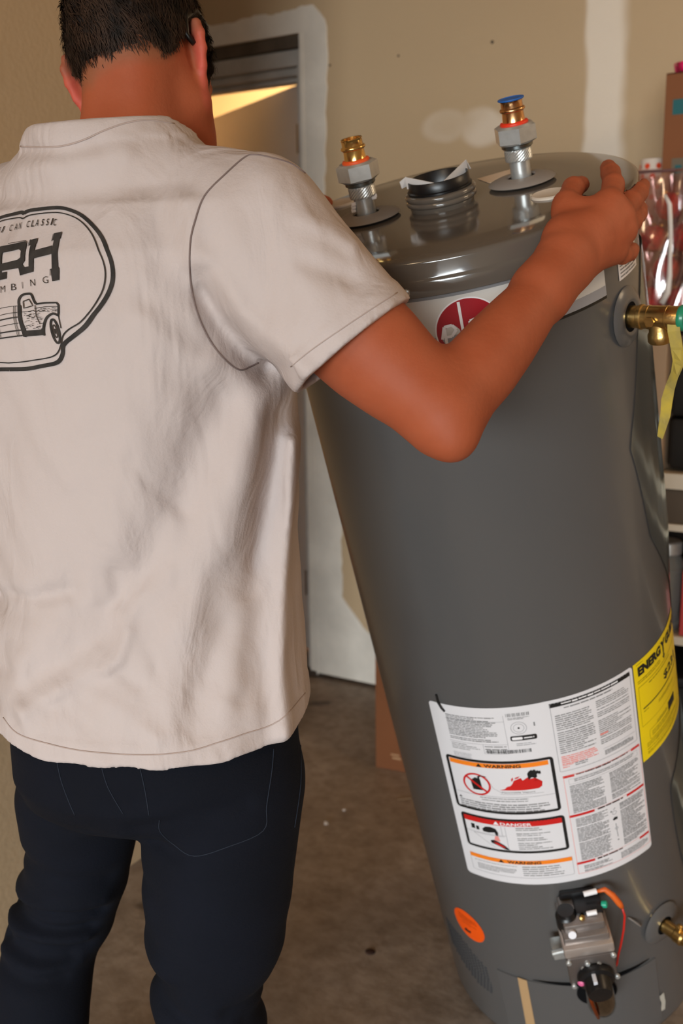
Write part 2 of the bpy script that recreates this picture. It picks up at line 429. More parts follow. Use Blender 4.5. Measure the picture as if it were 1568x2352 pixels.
# the house beyond
HALL = mat('hall_wall_cream', (232, 212, 176), .9)
struct(MB().box((-3.5, 4.25, 0), (-1.4, 4.35, 2.5)).build('wall_hall_back', HALL))
struct(MB().box((-1.55, YW+.12, 0), (-1.45, 4.25, 2.5)).build('wall_hall_right', HALL))
struct(MB().box((-3.6, YW+.12, 0), (-3.5, 4.35, 2.5)).build('wall_hall_left', HALL))
struct(MB().box((-3.6, YW+.12, 2.42), (-1.4, 4.35, 2.5)).build('ceiling_hall', HALL))
struct(MB().box((-3.6, YW+.125, -.1), (-1.4, 4.35, .012)).build('floor_hall', mat('hall_floor_wood', (150, 96, 52), .45, var=.3, vscale=6)))
struct(MB().box((-2.6, YW-.01, 0), (-1.79, YW+.16, .02), .004).build('trim_3', mat('dark_threshold', (66, 52, 42), .6)))
struct(MB().box((-3.52, -5.32, 0), (-3.40, YW+.12, 2.6)).build('wall_passage', TAN))

# ================================================================== THE WATER HEATER, tipped on its lower rim
HB = np.array([-.52365542, 1.72264444, .07833946])
HX = np.array([.87318702, .44489901, .19902086]); HY = np.array([-.48590001, .82649574, .2842639]); HA = np.array([-.03802117, -.34491979, .93786179])
HM = Matrix(((HX[0], HY[0], HA[0], HB[0]), (HX[1], HY[1], HA[1], HB[1]), (HX[2], HY[2], HA[2], HB[2]), (0, 0, 0, 1)))
heater = empty('water_heater'); heater.matrix_world = HM
tag(heater, 'tall grey steel water heater cylinder tipped over towards the man', 'water heater')
def hl(x, y, z): return HB+HX*x+HY*y+HA*z
HR = .230
GREY = mat('grey_enamel', (83, 81, 80), .34, bump=.012, bscale=14, coat=.25, spec=.5)
LIDG = mat('lid_grey_gloss', (92, 84, 76), .10, coat=.35, bump=.003, bscale=20)
STEEL = mat('zinc_steel', (206, 208, 206), .36, .72, var=.12, vscale=90)
CHROME = mat('chrome', (216, 212, 206), .12, 1.0)
BRASS = mat('brass', (214, 178, 112), .28, 1.0, var=.12, vscale=60, bump=.05, bscale=200)
BRONZE = mat('polished_bronze', (226, 186, 112), .17, .95)
BLK = mat('black_plastic', (16, 16, 18), .35)
ORANGE = mat('orange_seal', (226, 84, 28), .5)
def hp(mb, name, m, parent=heater, **k): return mb.build(name, m, parent, **k)
def cyl(th, z, r=HR):
    t = math.radians(th); return (r*math.cos(t), r*math.sin(t), z)
hp(MB().lathe([(.205, 0), (.222, .002), (.2285, .008), (HR, .016), (HR, 1.376)], 160), 'jacket', GREY, angle=40)
hp(MB().lathe([(.2345, 1.368), (.2392, 1.3695), (.2398, 1.374), (.2396, 1.3845), (.2378, 1.3880), (.2366, 1.3900), (.2366, 1.4052), (.2358, 1.4078), (.2338, 1.4096), (.2310, 1.4103), (.18, 1.4108), (.0001, 1.4112)], 160), 'lid', LIDG, angle=60)
for th in (-107, -20, 66, 118):
    a = np.array(cyl(th, 1.3775, .2395)); d = np.array((a[0], a[1], 0))/.2395
    hp(MB().lathe([(.0001, .0032), (.0025, .003), (.0042, .0018), (.0046, 0)][::-1], 14, a, d), 'lid_screw', STEEL, angle=40)
# hot and cold stubs
def stub(x, y, th, bronze, seal, cap=None):
    s = empty('water_stub'); s.parent = heater; s.location = (x, y, 1.4105); s.scale = (1, 1, .95)
    q = lambda mb, n, m, **k: mb.build(n, m, s, **k)
    nf = 56
    q(MB().lathe([(.0172, .0085), (.0185, .0108), (.024, .0108), (.034, .0088), (.0405, .0062), (.0427, .0044), (.0412, .0030), (.03, .0026), (.0172, .0050)], nf, capa=False, capb=False), 'escutcheon', mat('escutcheon_grey', (136, 127, 120), .5), angle=60)
    q(MB().lathe([(.0170, .0), (.0170, .0076)], 32), 'gap_ring', BLK, angle=40)
    q(MB().lathe([(.0128, 0), (.0128, .034)], 40), 'steel_nipple', STEEL, angle=40)
    # knurled sleeve: little facets round the ring
    kv = MB(); n = 44; rows = 8
    vs = []; fs = []
    for j in range(rows+1):
        z = .0315+.0155*j/rows
        for k in range(n):
            r = .0166+(.0006 if (k+j) % 2 else 0)-(.0006 if j in (0, rows) else 0)
            t = 2*PI*k/n; vs.append((r*math.cos(t), r*math.sin(t), z))
    for j in range(rows):
        for k in range(n):
            k2 = (k+1) % n; fs.append((j*n+k, j*n+k2, (j+1)*n+k2, (j+1)*n+k))
    fs.append(tuple(range(n-1, -1, -1))); fs.append(tuple(rows*n+k for k in range(n)))
    kv.add(vs, fs); q(kv, 'knurled_sleeve', STEEL)
    q(MB().lathe([(.0172, .047), (.0195, .049), (.0195, .0525), (.017, .054)], 40), 'collar_ring', mat('dark_zinc', (120, 126, 126), .3, 1.0), angle=30)
    # hexagon nut with chamfered corners
    hv = MB(); R6 = .0268
    rings = [(.0215, .0535, 0), (R6, .0562, 1), (R6, .0748, 1), (.0215, .0775, 0)]
    n6 = 48; vs = []; fs = []
    for r, z, hexa in rings:
        for k in range(n6):
            t = 2*PI*k/n6
            rr = .0232/math.cos(((t+PI/6) % (PI/3))-PI/6) if hexa else r
            vs.append((min(rr, R6)*math.cos(t+th), min(rr, R6)*math.sin(t+th), z))
    for j in range(3):
        for k in range(n6):
            k2 = (k+1) % n6; fs.append((j*n6+k, j*n6+k2, (j+1)*n6+k2, (j+1)*n6+k))
    fs.append(tuple(range(n6-1, -1, -1))); fs.append(tuple(3*n6+k for k in range(n6)))
    hv.add(vs, fs); q(hv, 'union_nut', STEEL, angle=20)
    q(MB().lathe([(.0150, 0.0765), (.0172, 0.0772), (.0178, 0.0789), (.0168, 0.0807), (.014, 0.0815)], 40), 'seal_ring', seal, angle=50)
    q(MB().lathe([(.0155, 0.0779), (.0140, 0.0815), (.0133, 0.0908), (.0133, 0.0930), (.0152, 0.0941), (.0160, 0.0959), (.0152, 0.0977), (.0134, 0.0987), (.0133, 0.1049), (.0141, 0.1070), (.0137, 0.1077), (.0118, 0.1074), (.0115, 0.1023), (.0115, 0.0829)], 48, capa=False), 'press_fitting', bronze, angle=50)
    if cap: q(MB().lathe([(.0112, 0.1023), (.0112, 0.1075), (.0158, 0.1077), (.0163, 0.1085), (.0160, 0.1097), (.013, 0.1100), (.0125, 0.1092), (.0001, 0.1090)], 40), 'plug_cap', cap, angle=50)
    return s
s1 = stub(-.1005, .010, .62, BRONZE, ORANGE)
s2 = stub(.1005, .016, .05, mat('copper_bronze', (220, 172, 122), .22, 1.0), mat('red_seal', (222, 52, 24), .45), mat('blue_cap', (28, 92, 168), .5))
# crumbs of thread tape on the near stub
tv = MB()
for k, (dx, dy, dz) in enumerate(((-.0145, -.006, .022), (-.0155, -.004, .017), (.0145, -.004, .030), (-.0135, -.0075, .026), (.0135, -.006, .0285))):
    tv.box((dx-.003, dy-.002, dz-.0025), (dx+.003, dy+.002, dz+.0025), .001)
tv.build('thread_tape', mat('white_thread_tape', (222, 212, 206), .8), s1)
# vent outlet: collar, black ring, bent foil strip
v = empty('vent_outlet'); v.parent = heater; v.location = (-.004, -.004, 1.411); v.scale = (1, 1, .76)
vq = lambda mb, n, m, **k: mb.build(n, m, v, **k)
vq(MB().lathe([(.0400, 0), (.0408, .003), (.0412, .0075), (.0440, .0095), (.0448, .012), (.0442, .0155), (.0432, .017), (.0440, .0185), (.0448, .021), (.0448, .0245), (.0434, .0265), (.0398, .0275), (.0390, .022), (.0390, .004)], 72, capa=False, capb=False), 'collar', LIDG, angle=45)
vq(MB().lathe([(.0392, .010), (.0392, .0285), (.0410, .029), (.0410, .031), (.0388, .0325), (.0385, .0470), (.0376, .0480), (.0366, .0470), (.0366, .002), (.0001, .002)], 72, capa=False), 'black_flue_ring', BLK, angle=45)
FOIL = mat('bent_foil', (226, 220, 216), .4, .15)
for sgn, (ax, ay), (bx, by), zt in ((-1, (-.0400, -.0005), (-.002, -.030), .056), (1, (.0385, .012), (.001, -.031), .058)):
    fm = MB()
    a = np.array((ax, ay)); b = np.array((bx, by))
    pts = [np.array((*(a+(b-a)*t), 0)) for t in np.linspace(0, 1, 9)]
    vs = []
    for i, p in enumerate(pts):
        t = i/8
        zl = .038+.004*t; zh = zt+(.041-zt)*t+.0005
        nrm = np.array((-(b-a)[1], (b-a)[0], 0)); nrm /= np.linalg.norm(nrm)
        for off in (-.0006, .0006):
            vs += [p+nrm*off+np.array((0, 0, zl)), p+nrm*off+np.array((0, 0, zh+.0015))]
    fs = []
    for i in range(8):
        o = i*4; fs += [(o, o+1, o+5, o+4), (o+2, o+6, o+7, o+3), (o+1, o+3, o+7, o+5), (o, o+4, o+6, o+2)]
    fs += [(0, 2, 3, 1), (32, 33, 35, 34)]
    fm.add(vs, fs)
    # the end folded down outside the ring
    d = (a-b)/np.linalg.norm(a-b); e = a+d*.006; nrm = np.array((-d[1], d[0]))*.007
    P = [(*a, zt+.001), (*(e+nrm*.6), zt-.004), (*(e+nrm*.3), zt-.016), (*(a+d*.002-nrm*.5), zt-.014)]
    Q = [(p[0]+d[0]*.001, p[1]+d[1]*.001, p[2]) for p in P]
    fm.add(P+Q, [(0, 1, 2, 3), (4, 7, 6, 5), (0, 4, 5, 1), (1, 5, 6, 2), (2, 6, 7, 3), (3, 7, 4, 0)])
    vq(fm, 'foil_strip', FOIL)
# knock-out caps and the paper tag on the lid
CAPW = mat('putty_white_plastic', (206, 192, 176), .45)
for x, y in ((.119, -.078), (-.136, .140)):
    hp(MB().lathe([(.0228, 1.4104), (.0226, 1.4128), (.0208, 1.4140), (.0192, 1.4134), (.0001, 1.4130)], 40, (x, y, 0)), 'knockout_cap', CAPW, angle=40)
tg = MB().box((-.030, -.018, 1.4113), (.034, .026, 1.4118)); o = hp(tg, 'paper_tag', mat('tag_paper', (206, 184, 160), .8)); o.location = (.088, .080, 0); o.rotation_euler = (0, 0, .25)

# ---------------------------------------------------------------- printed labels, bent round the jacket
class Sheet:
    """Flat print in millimetres (x right, y down) bent on the jacket."""
    def __init__(s, th0, ztop, shear=None, lift=0.0): s.th0 = th0; s.zt = ztop; s.sh = shear; s.q = {}; s.lift = lift
    def P(s, x, y, lay):
        y2 = y+(s.sh(x, y) if s.sh else 0)
        return cyl(s.th0+math.degrees(x/1000/HR), s.zt-y2/1000, HR+.0006+.00028*lay+s.lift)
    def mb(s, col): return s.q.setdefault(col, MB())
    def poly(s, col, pts, lay=1, step=5.0):
        bm = bmesh.new(); vs = [bm.verts.new((x, y, 0)) for x, y in pts]; f = bm.faces.new(vs)
        xs = [p[0] for p in pts]; x = math.floor(min(xs)/step)*step+step
        if len(pts) > 4 or True: bmesh.ops.triangulate(bm, faces=[f])
        while x < max(xs)-1e-6:
            bmesh.ops.bisect_plane(bm, geom=bm.verts[:]+bm.edges[:]+bm.faces[:], plane_co=(x, 0, 0), plane_no=(1, 0, 0)); x += step
        bm.verts.index_update()
        s.mb(col).add([s.P(v.co.x, v.co.y, lay) for v in bm.verts], [[v.index for v in fc.verts] for fc in bm.faces]); bm.free()
    def rect(s, col, x0, y0, x1, y1, lay=1):
        n = max(1, int(abs(x1-x0)/5+.5)); vs = []; fs = []
        for i in range(n+1):
            x = x0+(x1-x0)*i/n; vs += [s.P(x, y0, lay), s.P(x, y1, lay)]
        fs = [(2*i, 2*i+1, 2*i+3, 2*i+2) for i in range(n)]
        s.mb(col).add(vs, fs)
    def frame(s, col, x0, y0, x1, y1, w, r=0, lay=1):
        def rr(x0, y0, x1, y1, r):
            if r <= 0: return [(x0, y0), (x1, y0), (x1, y1), (x0, y1)]
            out = []
            for cx, cy, a0 in ((x1-r, y0+r, -90), (x1-r, y1-r, 0), (x0+r, y1-r, 90), (x0+r, y0+r, 180)):
                out += [(cx+r*math.cos(math.radians(a0+t)), cy+r*math.sin(math.radians(a0+t))) for t in (0, 22, 45, 68, 90)]
            return out
        A = rr(x0, y0, x1, y1, r); B = rr(x0+w, y0+w, x1-w, y1-w, max(r-w, 0) if r else 0); n = len(A)
        for i in range(n):
            j = (i+1) % n; seg = max(1, int(abs(A[j][0]-A[i][0])/5)); vs = []; fs = []
            for k in range(seg+1):
                t = k/seg
                for S in (A, B): vs.append(s.P(S[i][0]+(S[j][0]-S[i][0])*t, S[i][1]+(S[j][1]-S[i][1])*t, lay))
            fs = [(2*k, 2*k+1, 2*k+3, 2*k+2) for k in range(seg)]
            s.mb(col).add(vs, fs)
    def line(s, col, a, b, w, lay=1):
        a = np.array(a, float); b = np.array(b, float); d = (b-a)/np.linalg.norm(b-a); nn = np.array((-d[1], d[0]))*w/2
        s.poly(col, [tuple(a+nn), tuple(b+nn), tuple(b-nn), tuple(a-nn)], lay)
    def ring(s, col, cx, cy, r0, r1, lay=1, n=40, sy=1.0):
        vs = []; fs = []
        for k in range(n):
            t = 2*PI*k/n
            for r in (r0, r1): vs.append(s.P(cx+r*math.cos(t), cy+r*sy*math.sin(t), lay))
        fs = [(2*k, 2*k+1, 2*((k+1) % n)+1, 2*((k+1) % n)) for k in range(n)]
        s.mb(col).add(vs, fs)
    def text(s, col, string, x, y, size, lay=2, width=None, bold=0.0, shear=0.0, yfn=None):
        vs, fs = text_mesh(string, bold, shear)
        if not len(vs): return
        w = max(v[0] for v in vs)-min(v[0] for v in vs); sx = size if width is None else width/w; x0 = min(v[0] for v in vs)
        s.mb(col).add([s.P(x+(v[0]-x0)*sx, y-v[1]*size*1.0, lay) for v in vs], fs)
    def body(s, col, x0, y0, x1, y1, pitch, dens=.9, wob=.0, h=.5, lay=1, seed=0):
        """Rows of print too small to read."""
        r = random.Random(seed); y = y0
        while y < y1:
            x = x0; xe = x1-(r.random()**3)*(x1-x0)*.5
            while x < xe:
                wlen = min(r.uniform(3, 9)*pitch/2.6, xe-x)
                s.rect(col, x, y, x+wlen, y+pitch*h*r.uniform(.75, 1.1), lay); x += wlen+pitch*.28
            y += pitch*(1 if r.random() > .08 else 1.6)
def text_mesh(string, bold=0.0, shear=0.0, _c={}):
    key = (string, bold, shear)
    if key in _c: return _c[key]
    cu = bpy.data.curves.new('lettering', 'FONT'); cu.body = string; cu.size = 1; cu.offset = bold; cu.shear = shear; cu.resolution_u = 3
    o = bpy.data.objects.new('lettering', cu); COL.objects.link(o)
    dg = bpy.context.evaluated_depsgraph_get(); me = o.evaluated_get(dg).to_mesh()
    vs = [tuple(v.co)[:2] for v in me.vertices]; fs = [tuple(p.vertices) for p in me.polygons]
    o.evaluated_get(dg).to_mesh_clear(); bpy.data.objects.remove(o); bpy.data.curves.remove(cu)
    _c[key] = (vs, fs); return vs, fs
PAPER = mat('label_paper', (218, 214, 215), .42); 
INK = {'black': mat('print_black', (22, 22, 22), .5), 'grey': mat('print_grey', (126, 124, 124), .5), 'red': mat('print_red', (196, 26, 22), .5), 'pink': mat('print_pink', (226, 140, 132), .5),
       'crimson': mat('print_crimson', (158, 12, 28), .45), 'orange': mat('print_orange', (240, 128, 26), .5), 'white': mat('print_white', (232, 228, 228), .5), 'hair': mat('print_hairline', (150, 148, 150), .5), 'olive': mat('print_olive', (120, 104, 10), .5), 'brown': mat('print_brown', (128, 40, 10), .5)}
def sheet_parts(sh, base_name, base_mat, outline, label=None):
    base = Sheet(sh.th0, sh.zt, sh.sh, sh.lift); base.poly('b', outline, 0)
    o = base.q['b'].build(base_name, base_mat, heater)
    if label: o['label'] = label
    for c, mb in sh.q.items(): mb.build(c+'_print', INK[c], o)
    return o
def rrect(x0, y0, x1, y1, r):
    out = []
    for cx, cy, a0 in ((x1-r, y0+r, -90), (x1-r, y1-r, 0), (x0+r, y1-r, 90), (x0+r, y0+r, 180)):
        out += [(cx+r*math.cos(math.radians(a0+t)), cy+r*math.sin(math.radians(a0+t))) for t in (0, 30, 60, 90)]
    return out
L1 = Sheet(-131.5, .780, lambda x, y: max(0, 9*(1-x/170)))
# rating panel
L1.body('grey', 26, 17, 100, 62, 3.0, h=.55, seed=1); L1.body('grey', 26, 70, 70, 82, 3.2, h=.35, seed=2); L1.body('hair', 26, 88, 55, 96, 2.6, h=.3, seed=21)
for a, b in (((24, 25), (112, 25)), ((24, 67), (112, 67)), ((112, 14), (112, 84)), ((76, 67), (76, 84)), ((76, 84), (112, 84))): L1.line('hair', a, b, .5)
L1.body('grey', 78, 70, 110, 82, 5.0, h=.35, seed=3)
for k in range(15): L1.rect('grey', 116+k*2.2, 11, 116+k*2.2+(1.4 if k % 3 else .7), 17)
L1.body('grey', 118, 19, 148, 22, 2.2, h=.5, seed=4)
L1.ring('hair', 131, 38, 10.5, 11.2); L1.ring('hair', 131, 38, 7.0, 7.6); L1.ring('black', 131, 38, .1, 1.5)
L1.rect('grey', 152, 31, 154, 38)
L1.poly('black', rrect(117, 52, 154, 61, 2.5)); L1.poly('white', rrect(119, 54.2, 134, 59, 1.8), 2); L1.body('white', 136, 55.5, 152, 58, 4, h=.5, lay=2, seed=5)
L1.body('hair', 124, 66, 152, 70, 3, h=.4, seed=6)
k = 80
while k < 142:
    w_ = random.choice((.6, .9, 1.5)); L1.rect('black' if w_ > .6 else 'grey', k, 77, k+w_, 83.5); k += w_+random.choice((.6, .9))
# first warning box
def box1():
    L1.frame('black', 9.5, 98, 170.5, 203, 4.8, 6)
    L1.rect('orange', 15.5, 103.5, 163, 112)
    L1.text('black', 'WARNING', 70, 111, 8.2, width=54, bold=.03)
    L1.poly('black', [(58, 111), (67, 111), (62.5, 104.3)], 2)
    L1.ring('red', 53, 147, 18.6, 21.8)
    L1.poly('black', [(44, 139), (60, 139), (61, 158), (46, 158)], 1); L1.poly('black', [(46, 139), (52, 133.5), (58, 135), (60, 139)], 1); L1.poly('black', [(57, 139), (56, 131), (62, 127.5), (70, 129.5), (69.5, 131), (62, 129.8), (59, 133), (60, 139)], 1)
    L1.line('red', (38.5, 133.5), (68, 160.5), 3.4, 2)
    L1.line('hair', (70, 130.5), (78, 152), .5); L1.line('hair', (78, 152), (90, 160), .5)
    L1.poly('red', [(87, 154.5), (95, 152), (99, 147.5), (104, 146), (108, 141), (110, 136), (113, 138), (116, 133), (121, 131), (118, 136), (123, 136), (131, 130.5), (134, 134), (141, 133), (139, 139), (147, 137.5), (144, 143), (150.5, 141.5), (147, 147), (149, 150), (144, 153.5), (120, 155)], 1)
    L1.poly('red', [(107, 138), (106.5, 133), (109.5, 129), (109.8, 133.5)], 1); L1.poly('red', [(112, 133), (113, 130), (120, 127.5), (117, 131)], 1)
    L1.poly('black', [(131, 124), (133.5, 119.5), (137.5, 117), (138.6, 118.2), (135, 121.5), (136, 123), (139, 122.2), (142, 121), (146.5, 119), (147, 121), (150, 120.5), (150.5, 126), (147, 126.5), (146, 125), (144, 126.5), (144.5, 130.5), (142, 133.5), (140, 130), (136.5, 131), (132, 135.5), (131.5, 133), (135, 128.5), (135.5, 126)], 2)
    L1.ring('black', 141.3, 119.4, .1, 2.3, 2)
    L1.text('grey', 'Flammable Vapors', 90, 160, 4.2, width=48)
    L1.line('hair', (87, 162.5), (150, 162.5), .5)
    L1.line('hair', (14, 168.5), (167, 168.5), .6)
    L1.body('grey', 54, 171.5, 128, 174, 3.4, h=.5, seed=7); L1.body('grey', 56, 176, 126, 178.5, 3.4, h=.5, seed=8)
    L1.poly('black', [(18, 180.5), (24, 180.5), (21, 176.5)], 1)
    L1.body('grey', 19, 183, 161, 197, 4.3, h=.55, seed=9)
    L1.frame('black', 13.5, 213, 173, 284, 4.8, 6)
    L1.rect('red', 17.8, 217.3, 168.5, 228)
    L1.text('white', 'DANGER', 77, 226.6, 8.2, width=47, bold=.02); L1.poly('white', [(66, 226.3), (75, 226.3), (70.5, 219.2)], 2)
    L1.rect('black', 28, 233, 34, 243); L1.rect('black', 36, 236, 41, 244); L1.poly('black', [(46, 240), (52, 234), (60, 233), (68, 236), (71, 244), (70, 250), (67, 250), (65, 244), (55, 246), (47, 245)], 1)
    L1.line('hair', (19, 249), (83, 249), .6); L1.line('hair', (83, 230), (83, 279), .6); L1.line('hair', (77, 230), (77, 249), .6); L1.line('hair', (30, 251), (62, 276), .6); L1.line('hair', (30, 251), (80, 251), .6)
    L1.poly('pink', [(65, 251), (70, 251), (72, 262), (62, 262)], 1)
    L1.poly('black', [(56, 262), (62, 260), (70, 264), (78, 270), (85, 279), (78, 278), (70, 273), (62, 269), (57, 267)], 1); L1.poly('red', [(61, 264), (69, 266), (76, 271), (79, 275), (72, 272.5), (64, 268)], 2)
    for yy, a in ((231, 5), (242, 7), (252, 7), (262, 5), (270, 7)): L1.body('grey', 99, yy, 150, yy+a, 3.8, h=.42, seed=yy)
    L1.rect('orange', 13.5, 300, 174.5, 308.5)
    L1.text('black', 'WARNING', 76, 307.4, 8, width=52, bold=.03); L1.poly('black', [(62, 307.5), (71, 307.5), (66.5, 301)], 2)
    L1.frame('hair', 13.5, 300, 174.5, 338, .6, 3)
    L1.body('hair', 20, 313, 90, 316, 3, h=.4, seed=31); L1.body('grey', 24, 320, 88, 333, 2.6, h=.4, seed=32); L1.body('grey', 98, 313, 160, 334, 4.6, h=.4, seed=33)
box1()
# right-hand column
L1.frame('hair', 177, 6, 303, 131, .7, 2); L1.rect('black', 176.5, 5.5, 302.5, 13)
L1.body('white', 193, 8, 285, 10.5, 4.5, h=.55, lay=2, seed=40)
L1.body('grey', 196, 16.5, 272, 19, 4.4, h=.5, seed=41)
for yy, n_ in ((28, 3), (39, 5), (59, 11)): L1.body('grey', 182, yy, 236, yy+n_*3.6, 3.7, h=.5, seed=yy+1)
L1.body('pink', 182, 103, 236, 118, 3.4, h=.6, seed=50); L1.body('pink', 182, 119.5, 198, 125, 3.4, h=.5, seed=51); L1.body('grey', 200, 119.5, 236, 128, 3.6, h=.5, seed=52)
for yy, n_ in ((25, 10), (60, 6), (80, 7)): L1.body('grey', 242, yy, 297, yy+n_*3.2, 3.3, h=.48, seed=yy+2)
L1.rect('pink', 242, 84, 255, 87, 2)
L1.line('hair', (244, 113), (300, 113), .5); L1.body('grey', 246, 117, 296, 124, 2.2, h=.7, seed=53)
def redsec(y, xa, xb, xc, xd, seed):
    L1.rect('red', 179.5, y-2.3, xa, y+2.3); L1.rect('red', xb, y-2.3, 305, y+2.3); L1.body('black', xc, y-1.5, xd, y+.6, 4.8, h=.55, seed=seed)
    L1.line('pink', (xa, y-2.0), (xb, y-2.0), .5)
redsec(142, 196, 289, 199, 284, 60); redsec(220, 218, 272, 223, 268, 61); redsec(318, 208, 286, 212, 282, 62)
L1.frame('pink', 180, 141, 306, 340, .7, 0)
L1.frame('hair', 187, 148, 300, 158, .4); L1.body('grey', 195, 149.5, 297, 157, 3, h=.5, seed=63)
L1.body('grey', 187, 161, 238, 214, 2.9, h=.62, seed=64); L1.body('grey', 248, 161, 300, 214, 2.7, h=.62, seed=65)
L1.body('grey', 188, 227, 238, 313, 2.9, h=.6, seed=66); L1.body('grey', 258, 227, 303, 313, 2.6, h=.66, seed=67)
L1.poly('black', [(244, 252), (247, 249), (252, 250), (252, 254.5), (245, 255)], 1); L1.ring('hair', 248, 240, 3, 3.8); L1.line('grey', (247, 234), (250, 231), 1.2); L1.line('grey', (248, 262), (249, 290), 1.0); L1.ring('hair', 248.5, 272, 2, 2.8); L1.ring('grey', 243, 236, .2, 1.6); L1.ring('grey', 249, 296, .2, 1.4)
L1.body('grey', 190, 325, 240, 337, 2.6, h=.6, seed=68); L1.body('grey', 250, 325, 303, 337, 2.6, h=.6, seed=69)
sheet_parts(L1, 'rating_label', PAPER, rrect(0, 0, 308, 352, 6), 'white printed label with warnings in orange, red and black frames')
L2 = Sheet(-54.2, .779)
YEL = mat('label_yellow', (236, 206, 12), .45)
L2.text('black', 'ENERG', 8, 24, 20, width=61, bold=.06); L2.text('black', 'Y', 70, 26, 24, width=17, bold=.06); L2.text('black', 'GUIDE', 88, 24, 20, width=58, bold=.06)
L2.poly('black', [(74, 35), (84, 35), (79, 42)], 1); L2.line('black', (79, 25), (79, 37), 3.6)
L2.body('olive', 6, 4, 30, 6, 2.4, h=.4, seed=70)
L2.body('olive', 6, 33, 66, 40, 3.4, h=.4, seed=71); L2.body('olive', 30, 49, 100, 52, 3.4, h=.45, seed=72); L2.line('olive', (6, 44), (150, 44), .6)
L2.text('black', '$231', 72, 76, 20, width=56, bold=.02)
L2.line('black', (12, 86), (140, 86), 2.2); L2.body('olive', 12, 91, 24, 94, 3, h=.4, seed=73); L2.body('olive', 50, 97, 110, 101, 3, h=.4, seed=74)
L2.frame('olive', 6, 44, 150, 116, .5); L2.rect('black', 78, 124, 106, 140); L2.body('olive', 40, 128, 74, 134, 3, h=.4, seed=75)
L2.frame('olive', 20, 132, 96, 150, .5, 4); L2.body('olive', 26, 138, 90, 146, 3.2, h=.35, seed=76); L2.body('olive', 12, 152, 140, 174, 3.0, h=.36, seed=77)
sheet_parts(L2, 'energy_label', YEL, [(0, 0), (150, 0), (150, 180), (0, 180)], 'yellow energy label with black lettering')
# white brand band with its red round emblem
L3 = Sheet(-136, 1.3665)
Wd = (136-47.8)*PI/180*HR*1000
L3.rect('grey', 0, 0, Wd, 3.5)
L3.rect('hair', 0, 48, Wd, 60); L3.rect('black', 0, 60, Wd, 63.5)
ex = math.radians(136-92.4)*HR*1000; ey = 45
L3.ring('white', ex, ey, 36.2, 37.8, 2, 64); L3.ring('crimson', ex, ey, .1, 36.2, 2, 64)
for pts in ([(-31, 6), (-27, -8), (-18, -9), (-14, -3), (-20, 4), (-26, 4)], [(-7, -34), (-7, 8)], [(-27, -8), (-27, 20)], [(2, 8), (2, -10), (12, -12), (16, 0), (2, 0)], [(20, 8), (22, -8), (31, -6)]):
    for a, b in zip(pts, pts[1:]): L3.line('white', (ex+a[0], ey+a[1]), (ex+b[0], ey+b[1]), 3.2, 3)
sheet_parts(L3, 'brand_band', mat('band_white', (204, 198, 190), .4), [(0, 0), (Wd, 0), (Wd, 63.5), (0, 63.5)], 'white band with a red round emblem under the lid')
hp(MB().tube([cyl(-126.9, .788, HR+.002), cyl(-126.6, .776, HR+.0035), cyl(-125.6, .766, HR+.0035), cyl(-124.9, .760, HR+.002)], .0016, 6), 'wire_clip', BLK)
# small white sticker below the hand, orange oval, and the strip of tape
L4 = Sheet(-40.5, 1.372); L4.body('grey', 4, 4, 52, 56, 4.2, h=.5, seed=80); L4.rect('black', 44, 48, 53, 52)
sheet_parts(L4, 'small_sticker', PAPER, [(0, 0), (58, 0), (58, 60), (0, 60)], 'small white printed sticker')
L5 = Sheet(-139.4, .267)
oval = [(34*math.cos(t), 34*math.sin(t)) for t in np.linspace(0, 2*PI, 48, endpoint=False)]
L5.body('brown', -20, -20, 22, -8, 3.6, h=.25, seed=81); L5.body('brown', -14, -4, 20, 2, 3.6, h=.2, seed=82); L5.poly('black', [(-14, 20), (-8, 12), (-3, 15), (3, 13), (2, 19), (-6, 21)], 1)
sheet_parts(L5, 'round_sticker', mat('sticker_orange', (238, 84, 8), .45), oval, 'orange round sticker')
L6 = Sheet(-118.4, .192, None, .0026); sheet_parts(L6, 'tape_strip', mat('kraft_tape', (172, 138, 98), .6), [(0, 0), (15.5, 2), (13, 160), (-4, 160)], 'brown tape strip')
# ---------------------------------------------------------------- gas valve, burner door and fittings at the foot
def polar(th, R, z): return np.array(cyl(th, z, R))
def basis(th):
    t = math.radians(th); d = np.array((math.cos(t), math.sin(t), 0)); return d, np.array((-math.sin(t), math.cos(t), 0)), np.array((0, 0, 1.0))
def bent(mb, th0, th1, z0, z1, R, th=.0012, n=16, skew=(0, 0)):
    vs = []; fs = []
    for i in range(n+1):
        a = th0+(th1-th0)*i/n
        for r, z in ((R, z0+skew[0]*i/n), (R, z1+skew[1]*i/n), (R-th, z1+skew[1]*i/n), (R-th, z0+skew[0]*i/n)): vs.append(cyl(a, z, r))
    for i in range(n):
        for k in range(4): fs.append((i*4+k, i*4+(k+1) % 4, (i+1)*4+(k+1) % 4, (i+1)*4+k))
    fs += [(3, 2, 1, 0), tuple(n*4+k for k in range(4))]
    return mb.add(vs, fs)
hp(bent(MB(), -128, -60, .028, .190, .2325, .003, 24, (0, -.006)), 'burner_door', GREY, angle=40)
SEAM = mat('seam_black', (10, 10, 12), .9, spec=.1)
hp(MB().tube([polar(a, .2328, z) for a, z in ((-112, .1945), (-106, .1935), (-100, .1915), (-94, .189), (-91, .186))], [.0004, .0012, .0022, .003, .003], 6), 'door_seam', SEAM)
hp(MB().tube([polar(a, .2328, z) for a, z in ((-83, .190), (-79, .1905), (-74, .1915), (-69, .192), (-63, .193))], [.0034, .003, .0024, .0015, .0004], 6), 'door_seam', SEAM)
gv = empty('gas_valve'); gv.parent = heater
dB, tB, zB = basis(-89.0)
